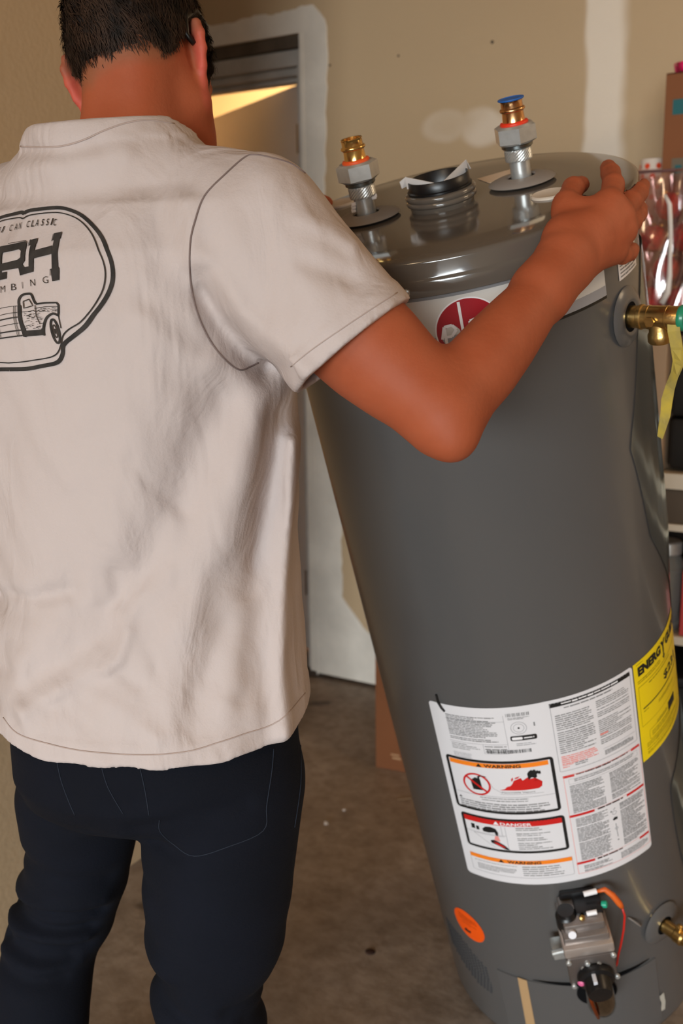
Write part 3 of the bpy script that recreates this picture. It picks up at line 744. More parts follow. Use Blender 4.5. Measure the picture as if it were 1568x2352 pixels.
gm = Matrix(((tB[0], -dB[0], 0, dB[0]*.23), (tB[1], -dB[1], 0, dB[1]*.23), (0, 0, 1, 0), (0, 0, 0, 1)))   # local: x right, -y outwards, z up
gv.matrix_local = gm
gq = lambda mb, n, m, **k: mb.build(n, m, gv, **k)
ALU = mat('cast_aluminium', (158, 150, 146), .42, .85, var=.12, vscale=50, bump=.05, bscale=120)
gq(MB().box((-.034, -.068, .300), (.034, .004, .385), .003).box((-.030, -.058, .383), (.031, .0, .400), .003), 'valve_body', ALU, angle=35)
gq(MB().box((-.0375, -.076, .352), (.0375, -.012, .372), .003), 'valve_ridge', mat('valve_ridge_metal', (196, 184, 176), .35, .7), angle=35)
gq(MB().box((-.036, -.0765, .292), (.036, -.066, .352), .003), 'valve_cover', mat('valve_plate', (128, 120, 116), .38, .8), angle=35)
for x, z in ((-.033, .346), (.034, .348), (-.031, .292), (.035, .299), (-.006, .338), (.011, .331), (-.013, .326)):
    gq(MB().lathe([(.0042, 0), (.0042, .003), (.003, .0045), (.0001, .0047)], 16, (x, -.0765, z), (0, -1, 0)), 'valve_screw', STEEL, angle=35)
gq(MB().lathe([(.0275, 0), (.0282, .004), (.0275, .010), (.0210, .0125), (.0190, .030), (.0178, .0335), (.0001, .0340)], 48, (.003, -.076, .309), (0, -1, -.12)), 'control_knob', BLK, angle=35)
gq(MB().box((-.004, -.105, .318), (.002, -.0775, .330), .001), 'knob_pointer', mat('pointer_white', (200, 200, 205), .5))
gq(MB().lathe([(.0055, 0), (.0055, .006), (.003, .008), (.0001, .008)], 14, (-.019, -.082, .308), (-.35, -1, 0)), 'pink_button', mat('button_pink', (214, 96, 140), .5), angle=35)
gq(MB().lathe([(.0155, .375), (.0165, .380), (.0165, .399), (.0130, .403), (.0125, .410), (.0001, .4105)], 28, (-.022, -.036, 0)), 'igniter_cap', BLK, angle=35)
gq(MB().box((-.008, -.042, .393), (.034, -.006, .405), .004).box((-.026, -.010, .385), (.028, .0, .412), .004), 'wire_block', BLK, angle=35)
gq(MB().lathe([(.0055, 0), (.0055, .006), (.0045, .0075), (.0001, .008)], 14, (.034, -.030, .402), (1, -.4, .2)), 'green_plug', mat('green_plastic', (10, 150, 118), .4), angle=35)
gq(MB().lathe([(.0042, 0), (.0042, .02)], 12, (.010, -.020, .418), (1, .05, .05)).lathe([(.0038, 0), (.0038, .015)], 12, (.008, -.044, .404), (1, -.1, .15)), 'white_connector', mat('connector_white', (226, 222, 222), .4), angle=35)
gq(MB().lathe([(.004, 0), (.004, .005), (.0001, .006)], 12, (-.001, -.047, .402), (.2, -.7, .6)), 'brass_tip', BRASS, angle=35)
gq(MB().lathe([(.0060, 0), (.0060, .008)], 16, (-.020, -.058, .386), (0, -.9, .4)), 'white_stud', mat('stud_white', (222, 220, 224), .4), angle=35)
gq(MB().lathe([(.005, 0), (.005, .020)], 14, (-.034, -.046, .334), (-1, -.1, .02)).box((-.052, -.04, .306), (-.034, -.012, .326), .002), 'inlet_stud', STEEL, angle=35)
gq(MB().tube([(.030, -.020, .419), (.042, -.018, .4185), (.052, -.022, .408), (.060, -.026, .392), (.063, -.027, .384)], [.0022, .004, .0048, .0048, .0035], 10), 'orange_sleeve', mat('sleeve_orange', (206, 92, 24), .5), smooth=True)
gq(MB().tube([(.063, -.027, .384), (.065, -.028, .366), (.060, -.032, .340), (.052, -.036, .312), (.046, -.036, .290), (.043, -.030, .262), (.041, -.016, .236), (.040, .0, .222)], .0017, 8), 'red_wire', mat('wire_red', (190, 34, 22), .45), smooth=True)
# burner tube below the knob, curving into the jacket
gq(MB().tube([(.004, -.066, .304), (.005, -.070, .288), (.006, -.069, .262), (.007, -.064, .235), (.008, -.052, .208), (.009, -.034, .186), (.010, -.008, .172), (.010, .02, .166)], [.019, .0195, .021, .022, .0225, .022, .020, .02], 28), 'burner_tube', mat('burner_tube_chrome', (150, 146, 136), .1, 1.0), smooth=True)
gq(MB().tube([(-.012, -.090, .288), (-.010, -.0905, .262), (-.006, -.087, .232), (-.003, -.076, .206)], .0028, 8), 'reflection_stripe', mat('reflection_stripe', (186, 92, 44), .3, .9), smooth=True)  # orange-brown reflection along the burner tube, modelled as a thin coloured strip
rec = MB(); dd = lambda t: (t[0], -.0035-.0, t[1])
gq(MB().lathe([(.0001, .0010), (.030, .0010), (.033, .0)][::-1], 40, (.008, -.0030, .166), (0, -1, 0)), 'tube_recess', SEAM, angle=30)
# drain cock
dv = empty('drain_valve'); dv.parent = heater
d0, t0, _ = basis(-54.5); dv.matrix_local = Matrix(((t0[0], -d0[0], 0, d0[0]*.2305), (t0[1], -d0[1], 0, d0[1]*.2305), (0, 0, 1, .251), (0, 0, 0, 1)))
dq = lambda mb, n, m, **k: mb.build(n, m, dv, **k)
dq(MB().lathe([(.0165, .0085), (.020, .0085), (.034, .005), (.0385, .0015), (.036, .0)], 48, (0, .0, 0), (0, -1, 0), capa=False, capb=False), 'escutcheon', GREY, angle=50)
dq(MB().lathe([(.0165, .0), (.0165, .0065), (.0001, .0066)], 32, (0, 0, 0), (0, -1, 0)), 'dark_hole', SEAM, angle=30)
dq(MB().lathe([(.0115, 0), (.0115, .030), (.0130, .032), (.0130, .044), (.0105, .047), (.0105, .062), (.0135, .066), (.0135, .085), (.0001, .086)], 28, (0, 0, 0), (0, -1, .0)), 'drain_body', BRASS, angle=35)
dq(MB().lathe([(.0050, 0), (.0050, .016), (.0032, .0175), (.0001, .018)], 14, (0, -.036, .006), (.15, -.1, 1)).lathe([(.0058, 0), (.0052, .020), (.0001, .021)], 14, (.004, -.052, .006), (.6, -.2, .8)), 'drain_spindle', BRASS, angle=35)
hp(MB().tube([polar(-70, .2312, .312), polar(-68.5, .236, .305), polar(-66.5, .240, .292), polar(-65, .2325, .280)], .0016, 6), 'cable_tail', mat('tail_grey', (120, 112, 106), .6), smooth=True)
hp(MB().add([cyl(-60.2, .085, .2322), cyl(-57.6, .087, .2322), cyl(-57.2, .062, .2322), cyl(-57.9, .044, .2322), cyl(-60.2, .046, .2322), cyl(-59.4, .066, .2322)], [(0, 1, 2, 5), (5, 2, 3, 4)]), 'paint_scrape', mat('scrape_putty', (172, 166, 154), .8))
# louvred air intake: rows of small slots pressed in the jacket
lv = MB()
for r_ in range(15):
    z = .208-.0072*r_
    a0 = -160+max(0, r_-9)*3.4; a1 = -133.6-max(0, 5-r_)*2.6
    k = a0
    while k < a1:
        bent(lv, k, min(k+1.1, a1), z-.0016, z+.0016, .2307, .001, 1); k += 1.9
o = hp(lv, 'intake_slots', mat('slot_dark', (52, 54, 58), .6)); o['kind'] = 'stuff'
# relief valve with brass tee, green plug and the hanging yellow tape
rv = empty('relief_valve'); rv.parent = heater
d0, t0, _ = basis(-38.2); rv.matrix_local = Matrix(((t0[0], -d0[0], 0, d0[0]*.2305), (t0[1], -d0[1], 0, d0[1]*.2305), (0, 0, 1, 1.265), (0, 0, 0, 1)))
rq = lambda mb, n, m, **k: mb.build(n, m, rv, **k)
rq(MB().lathe([(.0180, .0062), (.0195, .0070), (.026, .0062), (.034, .003), (.0365, .0008), (.0355, .0)], 56, (0, 0, 0), (0, -1, 0), capa=False, capb=False), 'escutcheon', GREY, angle=50)
rq(MB().lathe([(.0180, 0), (.0180, .0050), (.0001, .0051)], 36, (0, 0, 0), (0, -1, 0)), 'dark_hole', SEAM, angle=30)
rq(MB().lathe([(.0132, .0), (.0132, .016), (.0148, .0172), (.0150, .0205), (.0138, .022), (.0138, .027), (.0143, .0275), (.0143, .029), (.0138, .0295), (.0138, .050), (.0143, .0505), (.0143, .052), (.0138, .0525), (.0138, .0665), (.0132, .068), (.011, .0682), (.011, .060), (.0001, .06)], 40, (0, 0, 0), (0, -1, 0))
   .lathe([(.0118, 0), (.0128, .017), (.0146, .0205), (.0148, .028), (.0138, .0298), (.0105, .030), (.0105, .024), (.0001, .024)], 36, (0, -.040, 0), (0, 0, -1)), 'brass_tee', BRASS, angle=35)
rq(MB().prism([(0, .006), (.0055, .003), (.0055, -.003), (0, -.006), (-.0055, -.003), (-.0055, .003)], 0, .003, Matrix.Translation((-.004, -.036, 0)) @ Matrix.Translation((-.0115, 0, .001)) @ Matrix.Rotation(-PI/2, 4, 'Y')), 'cast_boss', BRASS, angle=20)
rq(MB().lathe([(.0142, .0660), (.0152, .0675), (.0152, .0705), (.0135, .0735), (.006, .0745), (.0052, .0800), (.0001, .0805)], 32, (0, 0, 0), (0, -1, 0)), 'green_plug', mat('green_plug_plastic', (38, 132, 98), .28), angle=35)
rq(MB().lathe([(.0075, .0), (.0085, .004), (.007, .009), (.0001, .0105)], 20, (-.004, -.0745, -.001), (0, -1, 0)), 'clear_stud', mat('clear_grey_stud', (186, 192, 190), .12), angle=60)
TAPE = mat('yellow_tape', (206, 178, 66), .55, var=.35, vscale=30, rgb2=(168, 148, 78))
tp = [(-.010, -.062, .006), (-.0155, -.064, -.010), (-.0155, -.066, -.030), (-.0145, -.066, -.050), (-.014, -.060, -.066), (-.015, -.054, -.082), (-.016, -.049, -.100), (-.016, -.046, -.118), (-.017, -.041, -.136), (-.017, -.037, -.150)]
rq(MB().ribbon(tp, [(0, 1, .1), (0, 1, 0), (.05, 1, 0), (.35, 1, 0), (.75, 1, 0), (.4, 1, 0), (.2, 1, 0), (.1, 1, 0), (.3, 1, 0), (.3, 1, 0)], [.014, .015, .015, .016, .015, .014, .015, .013, .011, .008], .0008), 'hanging_tape', TAPE, smooth=False)
# clear film wrapped round the far side of the jacket
FILM = bpy.data.materials.new('clear_film'); FILM.use_nodes = True; nt = FILM.node_tree
gl = nt.nodes.new('ShaderNodeBsdfGlossy'); gl.inputs['Roughness'].default_value = .14; gl.inputs['Color'].default_value = (.80, .86, .84, 1)
tr = nt.nodes.new('ShaderNodeBsdfTransparent'); tr.inputs['Color'].default_value = (.965, .975, .97, 1)
mxs = nt.nodes.new('ShaderNodeMixShader'); fr = nt.nodes.new('ShaderNodeFresnel'); fr.inputs['IOR'].default_value = 1.5
ad = nt.nodes.new('ShaderNodeMath'); ad.operation = 'ADD'; ad.inputs[1].default_value = .03; nt.links.new(fr.outputs[0], ad.inputs[0])
nt.links.new(ad.outputs[0], mxs.inputs[0]); nt.links.new(tr.outputs[0], mxs.inputs[1]); nt.links.new(gl.outputs[0], mxs.inputs[2])
dfl = nt.nodes.new('ShaderNodeBsdfDiffuse'); dfl.inputs['Color'].default_value = (.72, .76, .74, 1); mx3 = nt.nodes.new('ShaderNodeMixShader'); mx3.inputs[0].default_value = .055
nt.links.new(mxs.outputs[0], mx3.inputs[1]); nt.links.new(dfl.outputs[0], mx3.inputs[2]); nt.links.new(mx3.outputs[0], nt.nodes['Material Output'].inputs['Surface'])
def film(u, v_):
    z = .02+1.30*v_
    st_ = np.interp(z, [0, .25, .50, .60, .70, .80, .95, 1.10, 1.24, 1.33], [-20, -30, -40, -12, -6, -10, -36, -46, -30, -14])
    a = st_+(150-st_)*u+(1-u)*2.0*math.sin(z*13)
    k = min(1, u*9)
    return cyl(a, z, HR+.0016+k*(.0034+.0010*math.sin(a*.07+1.4*math.sin(z*3.1)+z*2)+.0007*math.sin(a*.30+z*3+math.sin(z*9))+.00035*math.sin(a*.95+2*math.sin(z*5))))
o = hp(MB().grid(film, 150, 70), 'plastic_film', FILM, smooth=True); o['label'] = 'clear plastic film round the far side'

# ================================================================== THE MAN
def rotm(yaw, pitch, roll):
    """Head axes: right, forward, up (columns). yaw + = left, pitch + = down, roll + = left ear down."""
    c, s = math.cos(yaw), math.sin(yaw)
    f = np.array((-s, c, 0)); r = np.array((c, s, 0)); u = np.array((0, 0, 1.0))
    f, u = f*math.cos(pitch)-u*math.sin(pitch), u*math.cos(pitch)+f*math.sin(pitch)
    r, u = r*math.cos(roll)+u*math.sin(roll), u*math.cos(roll)-r*math.sin(roll)
    return np.stack([r, f, u], 1)
RAD = math.radians
HEAD = rotm(RAD(18), RAD(20), RAD(12)); HC = W(322, 170, 1.125)+HEAD@np.array((0, .008, 0))
hd = lambda x, y, z: HC+HEAD@np.array((x, y, z))
NB = W(310, 345, 1.10)                       # base of the neck
C = {'hip': W(362, 1745, 1.20), 'waist': W(335, 1250, 1.175), 'chest': W(292, 720, 1.12), 'sh': W(292, 500, 1.115)}
SHR = W(588, 492, 1.015); SHL = 2*C['sh']-SHR; SHL = C['sh']+(SHL-C['sh'])*1.0; SHL[2] = SHR[2]-.005
ELR = W(1016, 952, .955); WRR = W(1295, 607, 1.082)
# right hand (resting on the lid rim)
hr = {'idx': [(1398, 470, 1.122), (1408, 424, 1.158), (1402, 398, 1.198), (1396, 385, 1.222)],
      'mid': [(1419, 497, 1.124), (1449, 463, 1.158), (1465, 442, 1.186), (1473, 428, 1.205)],
      'rng': [(1426, 530, 1.128), (1450, 508, 1.158), (1463, 491, 1.180), (1468, 480, 1.195)],
      'pnk': [(1404, 575, 1.130), (1428, 584, 1.148), (1443, 579, 1.164), (1450, 574, 1.173)],
      'thb': [(1288, 540, 1.092), (1300, 468, 1.132), (1316, 432, 1.165), (1334, 424, 1.190)]}
HRJ = {k: [W(*p) for p in v] for k, v in hr.items()}
def lidp(th, r, h): return hl(r*math.cos(RAD(th)), r*math.sin(RAD(th)), 1.411+h)
# left hand: over the left side of the rim, fingertips on the lid
WRL = lidp(167, .315, -.030); ELL = np.array((-1.045, 1.07, 1.175))
HLJ = {'idx': [lidp(147, .262, .016), lidp(144, .232, .020), lidp(142, .212, .013), lidp(141, .200, .0085)],
       'mid': [lidp(153, .264, .012), lidp(151, .228, .019), lidp(150, .206, .012), lidp(149, .193, .008)],
       'rng': [lidp(159.5, .264, .008), lidp(158.5, .230, .018), lidp(158, .208, .011), lidp(157.5, .197, .008)],
       'pnk': [lidp(166, .265, .003), lidp(165.5, .238, .015), lidp(165, .220, .011), lidp(165, .212, .0085)],
       'thb': [lidp(156, .285, -.040), lidp(144, .262, -.040), lidp(138, .2505, -.038), lidp(133, .2485, -.040)]}
def lerp(a, b, t): return a+(b-a)*t
def arm(ops, sh, el, wr, hj, side):
    fo = wr-el; fx = fo/np.linalg.norm(fo); s0 = sh-np.array((0, 0, .030)); ax = (el-s0)/np.linalg.norm(el-s0)
    ops += [('U', .02, limb(s0, el, [0, .3, .5, .65, .8, .92, 1], [.047, .050, .0540, .0525, .0465, .0395, .0345]))]
    ops += [('U', .022, limb(el, wr, [0, .12, .28, .45, .6, .8, 1], [.0335, .0360, .0380, .0360, .0325, .0268, .0240]))]
    ops += [('U', .022, capsule(el+(ax-fx)*.010+ax*.004, el+(ax-fx)*.0145+ax*.010, .017, .0155))]
    mid = (hj['idx'][0]+hj['pnk'][0])/2-wr; wid = hj['idx'][0]-hj['pnk'][0]; wid = wid-mid*(wid@mid)/(mid@mid); wid /= np.linalg.norm(wid)
    ops += [('U', .02, capsule(wr-fx*.05-wid*.005, wr-wid*.008, .0245, .021)), ('U', .02, capsule(wr-fx*.05+wid*.005, wr+wid*.008, .0245, .021))]
    for k, o in (('idx', .009), ('mid', .003), ('rng', -.003), ('pnk', -.009)):
        ops.append(('U', .018, capsule(wr+wid*o, hj[k][0], .017, .0128)))
    for a, b in (('idx', 'mid'), ('mid', 'rng'), ('rng', 'pnk')):
        ops.append(('U', .012, capsule(hj[a][0]*.85+wr*.15, hj[b][0]*.85+wr*.15, .0125, .0125)))
    ops += [('U', .02, capsule(wr*.75+hj['thb'][0]*.25, hj['thb'][1], .0185, .0135)), ('U', .018, capsule(hj['thb'][0], hj['idx'][0]*.6+wr*.4, .013, .012))]
    ops += [('U', .014, capsule(hj['thb'][1]*.9+wr*.1, hj['idx'][0]*.92+wr*.08, .0115, .0115))]
    for k, r_ in (('idx', .0138), ('mid', .0140), ('rng', .0134), ('pnk', .0125)): ops.append(('U', .010, capsule(hj[k][0], hj[k][0]*.94+wr*.06, r_, r_*.8)))
    dn = np.cross(mid, wid); dn /= np.linalg.norm(dn); dn = dn if dn@(HB+HA*1.38-wr) < 0 else -dn
    for k in ('idx', 'mid', 'rng', 'pnk'): ops.append(('U', .010, capsule(lerp(wr, hj[k][0], .40)+dn*.0125, hj[k][0]+dn*.0085, .0045, .0062)))
    fing = []
    for k, rs in (('idx', (.0132, .0120, .0110, .0096)), ('mid', (.0132, .0121, .0112, .0098)), ('rng', (.0128, .0116, .0108, .0094)), ('pnk', (.0118, .0108, .0101, .0090)), ('thb', (.0150, .0130, .0122, .0098))):
        p = hj[k]; fing.append(chain(p[1:] if k == 'thb' else p, rs[1:] if k == 'thb' else rs))
        ops.append(('U', .010, capsule(p[0], p[0]+(p[1]-p[0])*.12, rs[0]*1.03, rs[0])))
    def fingers(q):
        d = fing[0](q)
        for g in fing[1:]: d = np.minimum(d, g(q))
        return d
    ops.append(('U', .006, fingers))
# torso stations shared by body and clothes: z, x, y, half width, half depth, heading
def station(p, a, b, h): return [p[2], p[0], p[1], a, b, h]
HIPZ = C['hip'][2]
def torso(ga, gb):
    return sorted([station(C['hip']-np.array((0, 0, .072)), .110+ga, .050+gb, 24), station(C['hip']-np.array((0, 0, .045)), .152+ga, .098+gb, 24), station(C['hip']-np.array((0, 0, .005)), .168+ga, .122+gb, 24), station(C['hip']+np.array((0, 0, .04)), .168+ga, .122+gb, 24),
            station(lerp(C['hip'], C['waist'], .55), .160+ga, .116+gb, 22), station(C['waist'], .160+ga, .112+gb, 18),
            station(lerp(C['waist'], C['chest'], .5), .168+ga, .118+gb, 10), station(C['chest'], .178+ga, .124+gb, 3),
            station(lerp(C['chest'], C['sh'], .6), .172+ga, .116+gb, 0), station(C['sh']+np.array((0, 0, .005)), .150+ga, .092+gb, 0), station(C['sh']+np.array((0, .004, .022)), .10+ga, .060+gb, 0)])
# legs, followed down the jeans: photo pixel, distance, radius of the cloth
LEGR = [(512, 1800, 1.18, .094), (499, 2030, 1.20, .087), (497, 2130, 1.215, .081), (474, 2270, 1.235, .0665), (490, 2352, 1.235, .0645)]
LEGL = [(186, 1830, 1.262, .078), (178, 2000, 1.31, .064), (150, 2090, 1.345, .064), (120, 2160, 1.35, .060), (100, 2260, 1.34, .0605), (94, 2352, 1.335, .0605)]
def legpath(L, dx, dy):
    P = [W(*q[:3]) for q in L]; R = [q[3] for q in L]
    k = P[-1].copy(); P += [np.array((k[0]+dx*.5, k[1]+dy*.5, k[2]*.5+.05)), np.array((k[0]+dx, k[1]+dy, .095))]; R += [.064, .066]
    return P, R
PR, RR = legpath(LEGR, .02, -.06); PL, RL = legpath(LEGL, -.03, -.06)
def body_ops():
    ops = []
    ops.append(('U', 0, loft([r for r in torso(-.022, -.022) if r[0] > HIPZ-.03])))
    ops.append(('U', .03, capsule(C['hip']+np.array((0, 0, .06)), C['hip']+np.array((0, 0, .04)), .09, .09)))
    for P, R, hdg in ((PR, RR, 10), (PL, RL, 30)):
        ops.append(('U', .04, chain(P, [r-(.034 if i == 0 else .020) for i, r in enumerate(R[:-2])]+[.042, .036]))); an = P[-1]
        t = an+np.array((-math.sin(RAD(hdg))*.15, math.cos(RAD(hdg))*.15, -.06)); ops.append(('U', .03, capsule(an-np.array((0, 0, .045)), t, .036, .028)))
    # shoulders and neck
    ops += [('U', .05, capsule(C['sh']+np.array((0, .0, .01)), SHR-np.array((0, 0, .012)), .046, .044)), ('U', .05, capsule(C['sh']+np.array((0, .0, .01)), SHL-np.array((0, 0, .012)), .046, .044))]
    ops += [('U', .05, capsule(NB-np.array((0, 0, .06)), hd(0, -.014, -.02), .058, .0545))]
    ops += [('U', .04, capsule(NB+np.array((0, -.015, -.04)), lerp(SHR, NB, .4)-np.array((0, 0, .02)), .044, .038)), ('U', .04, capsule(NB+np.array((0, -.015, -.04)), lerp(SHL, NB, .4)-np.array((0, 0, .02)), .044, .038))]
    # head
    ops += [('U', .03, ellipsoid(hd(0, -.004, .050), (.0645, .092, .083), HEAD)), ('U', .03, ellipsoid(hd(0, .030, .0), (.0635, .064, .078), HEAD))]
    ops += [('U', .03, capsule(hd(.052, .004, -.045), hd(.020, .078, -.088), .017, .017)), ('U', .03, capsule(hd(-.052, .004, -.045), hd(-.020, .078, -.088), .017, .017)), ('U', .03, ellipsoid(hd(0, .050, -.060), (.050, .044, .045), HEAD)), ('U', .02, ellipsoid(hd(0, .086, -.092), (.018, .013, .013), HEAD))]
    # face: sockets, brow, nose, lips
    for sx in (-1, 1): ops.append(('S', .012, ellipsoid(hd(sx*.031, .108, .010), (.017, .015, .012), HEAD)))
    ops.append(('U', .012, capsule(hd(-.042, .088, .027), hd(.042, .088, .027), .011, .011)))
    ops += [('U', .012, capsule(hd(0, .094, .016), hd(0, .113, -.024), .008, .0115)), ('U', .008, ellipsoid(hd(.011, .104, -.027), (.0085, .011, .008), HEAD)), ('U', .008, ellipsoid(hd(-.011, .104, -.027), (.0085, .011, .008), HEAD))]
    for sx in (-1, 1): ops.append(('U', .006, ellipsoid(hd(sx*.031, .089, .009), (.0125, .0125, .0115), HEAD)))
    ops += [('U', .007, capsule(hd(-.020, .090, -.052), hd(.020, .090, -.052), .0062, .0062)), ('U', .007, capsule(hd(-.018, .090, -.062), hd(.018, .090, -.062), .0068, .0068)), ('S', .004, capsule(hd(-.022, .098, -.0565), hd(.022, .098, -.0565), .0022, .0022))]
    # nape: the two cords of muscle
    for sx in (-1, 1): ops.append(('U', .03, capsule(hd(sx*.020, -.058, -.004), NB+np.array((sx*.020, -.022, -.02)), .016, .020)))
    # ears: shell, rolled rim, lobe, leaning out from the skull
    for sx in (-1, 1):
        base = np.array((sx*.0610, -.006, .001)); out = np.array((sx*.66, -.68, .06)); out /= np.linalg.norm(out)
        upv = np.array((0, -.24, .97)); upv /= np.linalg.norm(upv)
        E = lambda o, u: hd(*(base+out*o+upv*u))
        rim = [(.001, .024), (.012, .031), (.021, .026), (.026, .013), (.024, -.002), (.018, -.017), (.010, -.028)]
        ops.append(('U', .006, chain([E(o, u) for o, u in rim], [.0042, .0046, .0046, .0044, .0042, .0042, .0050])))
        ops.append(('U', .006, chain([E(.004, .022), E(.018, .020), E(.019, .002), E(.010, -.016), E(.004, -.026)], [.0045, .0036, .0034, .0036, .0045])))
        ops.append(('U', .006, chain([E(.003, .012), E(.012, .006), E(.004, -.010)], [.006, .0042, .0058])))
        ops.append(('U', .006, ellipsoid(E(.007, -.030), (.0062, .0062, .0085), HEAD)))
    arm(ops, SHR, ELR, WRR, HRJ, 1); arm(ops, SHL, ELL, WRL, HLJ, -1)
    # the hands rest on the metal, they do not enter it
    def metal(p):
        q = p-HB; x, y, z = q@HX, q@HY, q@HA
        return np.minimum(np.maximum(np.hypot(x, y)-.2412, z-1.4121), np.maximum(np.minimum(np.hypot(x-.119, y+.078), np.hypot(x+.136, y-.140))-.0240, z-1.4155))
    ops.append(('S', .001, metal))
    return ops
def skin_material():
    m = mat('skin', (164, 84, 52), .62, sss=.18, var=.12, vscale=22, bump=.05, bscale=160, rgb2=(158, 78, 46), spec=.35)
    return m
SKIN = skin_material()
nt = SKIN.node_tree; pb = nt.nodes['Principled BSDF']; bl = pb.inputs['Base Color'].links[0].from_socket
for an_, rgb_ in (('flush', (206, 92, 78)), ('stubble', (120, 84, 58))):
    at = nt.nodes.new('ShaderNodeAttribute'); at.attribute_name = an_; mx = nt.nodes.new('ShaderNodeMix'); mx.data_type = 'RGBA'
    nt.links.new(at.outputs['Fac'], mx.inputs[0]); nt.links.new(bl, mx.inputs[6]); mx.inputs[7].default_value = (*lin(rgb_), 1); bl = mx.outputs[2]
nt.links.new(bl, pb.inputs['Base Color'])
HLZ = np.array([(-180, .088), (-140, .080), (-122, .030), (-114, -.006), (-104, -.004), (-98, .026), (-85, .034), (-74, .020), (-58, -.004), (-40, -.030), (-24, -.036), (-17, -.028), (0, -.024), (25, -.025), (40, -.017), (50, -.007), (60, .010), (68, .024), (85, .034), (98, .026), (104, -.006), (114, -.008), (122, .030), (140, .080), (180, .088)])
def hairline(l): return np.interp(np.degrees(np.arctan2(l[:, 0], -l[:, 1])), HLZ[:, 0], HLZ[:, 1])
FOOT = (float((PR[-1][0]+PL[-1][0])/2), float((PR[-1][1]+PL[-1][1])/2), 0.0)
V, F = sdf_mesh(body_ops(), (-1.35, .5, 0), (-.2, 1.45, 1.85), .0029)
_l = (V-HC)@HEAD; _z = _l[:, 2]-hairline(_l); _near = np.linalg.norm(_l, axis=1) < .16
_fl = np.where(_near, np.clip((np.abs(_l[:, 0])-.0650)/.006, 0, 1)*np.clip(1-np.abs(_l[:, 1]+.016)/.035, 0, 1), 0)*.85
_st = np.where(_near & (_l[:, 1] < .05), np.clip(1+_z/.014, 0, 1), 0)*.55
BN = V
body = np_mesh('person', V, F, SKIN, org=FOOT)
for an_, dat in (('flush', _fl), ('stubble', _st)):
    if len(body.data.vertices) == len(dat):
        body.data.attributes.new(an_, 'FLOAT', 'POINT').data.foreach_set('value', dat.astype(np.float32)); body.location = FOOT
tag(body, 'man seen from behind in a pale t-shirt and dark jeans, hugging the grey cylinder', 'person')
def wear(name, ops, lo, hi, h, m):
    V, F = sdf_mesh(ops, lo, hi, h); V = relax(V, F, 2)
    o = np_mesh(name, V, F, m, body, org=FOOT)
    return o, V, F
# ---------------------------------------------------------------- t-shirt
CUFF = W(815, 792, .985); cdir = (ELR-SHR)/np.linalg.norm(ELR-SHR)
cnr = ray(935, 695)*1.0; p1 = W(935, 695, .985); p2 = W(692, 888, .985)
cn = np.cross(p2-p1, ray(812, 790)); cn /= np.linalg.norm(cn); cn = cn if cn@cdir > 0 else -cn
cn = cn*.75+cdir*.25; cn /= np.linalg.norm(cn)
def folds(lines, n=None):
    """Ridges and furrows along 3-D lines. With n, distance is taken in the plane across n (the cloth's back normal)."""
    lines_ = [(amp, [(np.array(a), np.array(b), wid) for a, b in zip(pts, pts[1:])]) for pts, amp, wid in lines]
    fl = (lambda v: v) if n is None else (lambda v: v-np.multiply.outer(v@n, n))
    def f(p, d):
        out = np.zeros(len(p)); m = np.abs(d) < .05
        if not m.any(): return d
        q0 = p[m]; q = fl(q0); acc = np.zeros(len(q)); c = q.mean(0); rq = np.linalg.norm(q-c, axis=1).max(); dep = None if n is None else q0@n
        for amp, segs in lines_:
            best = None
            for a0, b0, wid in segs:
                a, b = fl(a0), fl(b0)
                if np.linalg.norm((a+b)/2-c)-np.linalg.norm(b-a)/2 > rq+3*wid: continue
                ba = b-a; t = np.clip(((q-a)@ba)/(ba@ba), 0, 1); r2 = ((q-a-t[:, None]*ba)**2).sum(1)/(wid*wid)
                if n is not None: r2 = r2+np.maximum(np.abs(dep-(a0+b0)@n/2)-.07, 0)*900
                best = r2 if best is None else np.minimum(best, r2)
            if best is not None: acc += amp*np.exp(-best)
        out[m] = acc
        return d-out
    return f
def shirt_outer(grow):
    g = grow
    T_ = [r for r in torso(.016+g, .018+g) if r[0] > C['hip'][2]-.02]; T_ = [[T_[0][0]-.12]+T_[0][1:]]+T_
    ops = [('U', 0, loft(T_))]
    ops += [('U', .05, capsule(C['sh']+np.array((0, .0, .004)), SHR+np.array((-.01, 0, -.018)), .068+g, .060+g)), ('U', .05, capsule(C['sh']+np.array((0, .0, .016)), SHL, .073+g, .068+g))]
    ops += [('U', .045, capsule(NB+np.array((0, -.012, -.058)), lerp(SHR, NB, .45)-np.array((0, 0, .026)), .062+g, .056+g)), ('U', .045, capsule(NB+np.array((0, -.012, -.035)), lerp(SHL, NB, .45), .064+g, .060+g))]
    ops += [('U', .05, capsule(NB+np.array((-.020, -.022, -.045)), NB+np.array((-.021, -.025, -.005)), .078+g, .074+g))]
    # sleeves: wide cones, the cloth hanging below the arm
    dn = np.array((0, 0, -1.0))
    ops += [('U', .035, capsule(SHR+np.array((0, 0, -.012)), CUFF+cdir*.03, .068+g, .062+g)), ('U', .03, capsule(SHR+dn*.034, CUFF+cdir*.03+dn*.008, .066+g, .058+g))]
    ldir = (ELL-SHL)/np.linalg.norm(ELL-SHL)
    ops += [('U', .035, capsule(SHL, SHL+ldir*.22, .072+g, .066+g))]
    return ops, ldir
NECK_C = W(283, 300, 1.075); 
ntop = np.cross(W(330, 268, 1.03)-W(85, 288, 1.055), W(200, 274, 1.01)-W(85, 288, 1.055)); ntop /= np.linalg.norm(ntop); ntop = ntop if ntop[2] > 0 else -ntop
NPL = plane(W(200, 272, 1.01), ntop)
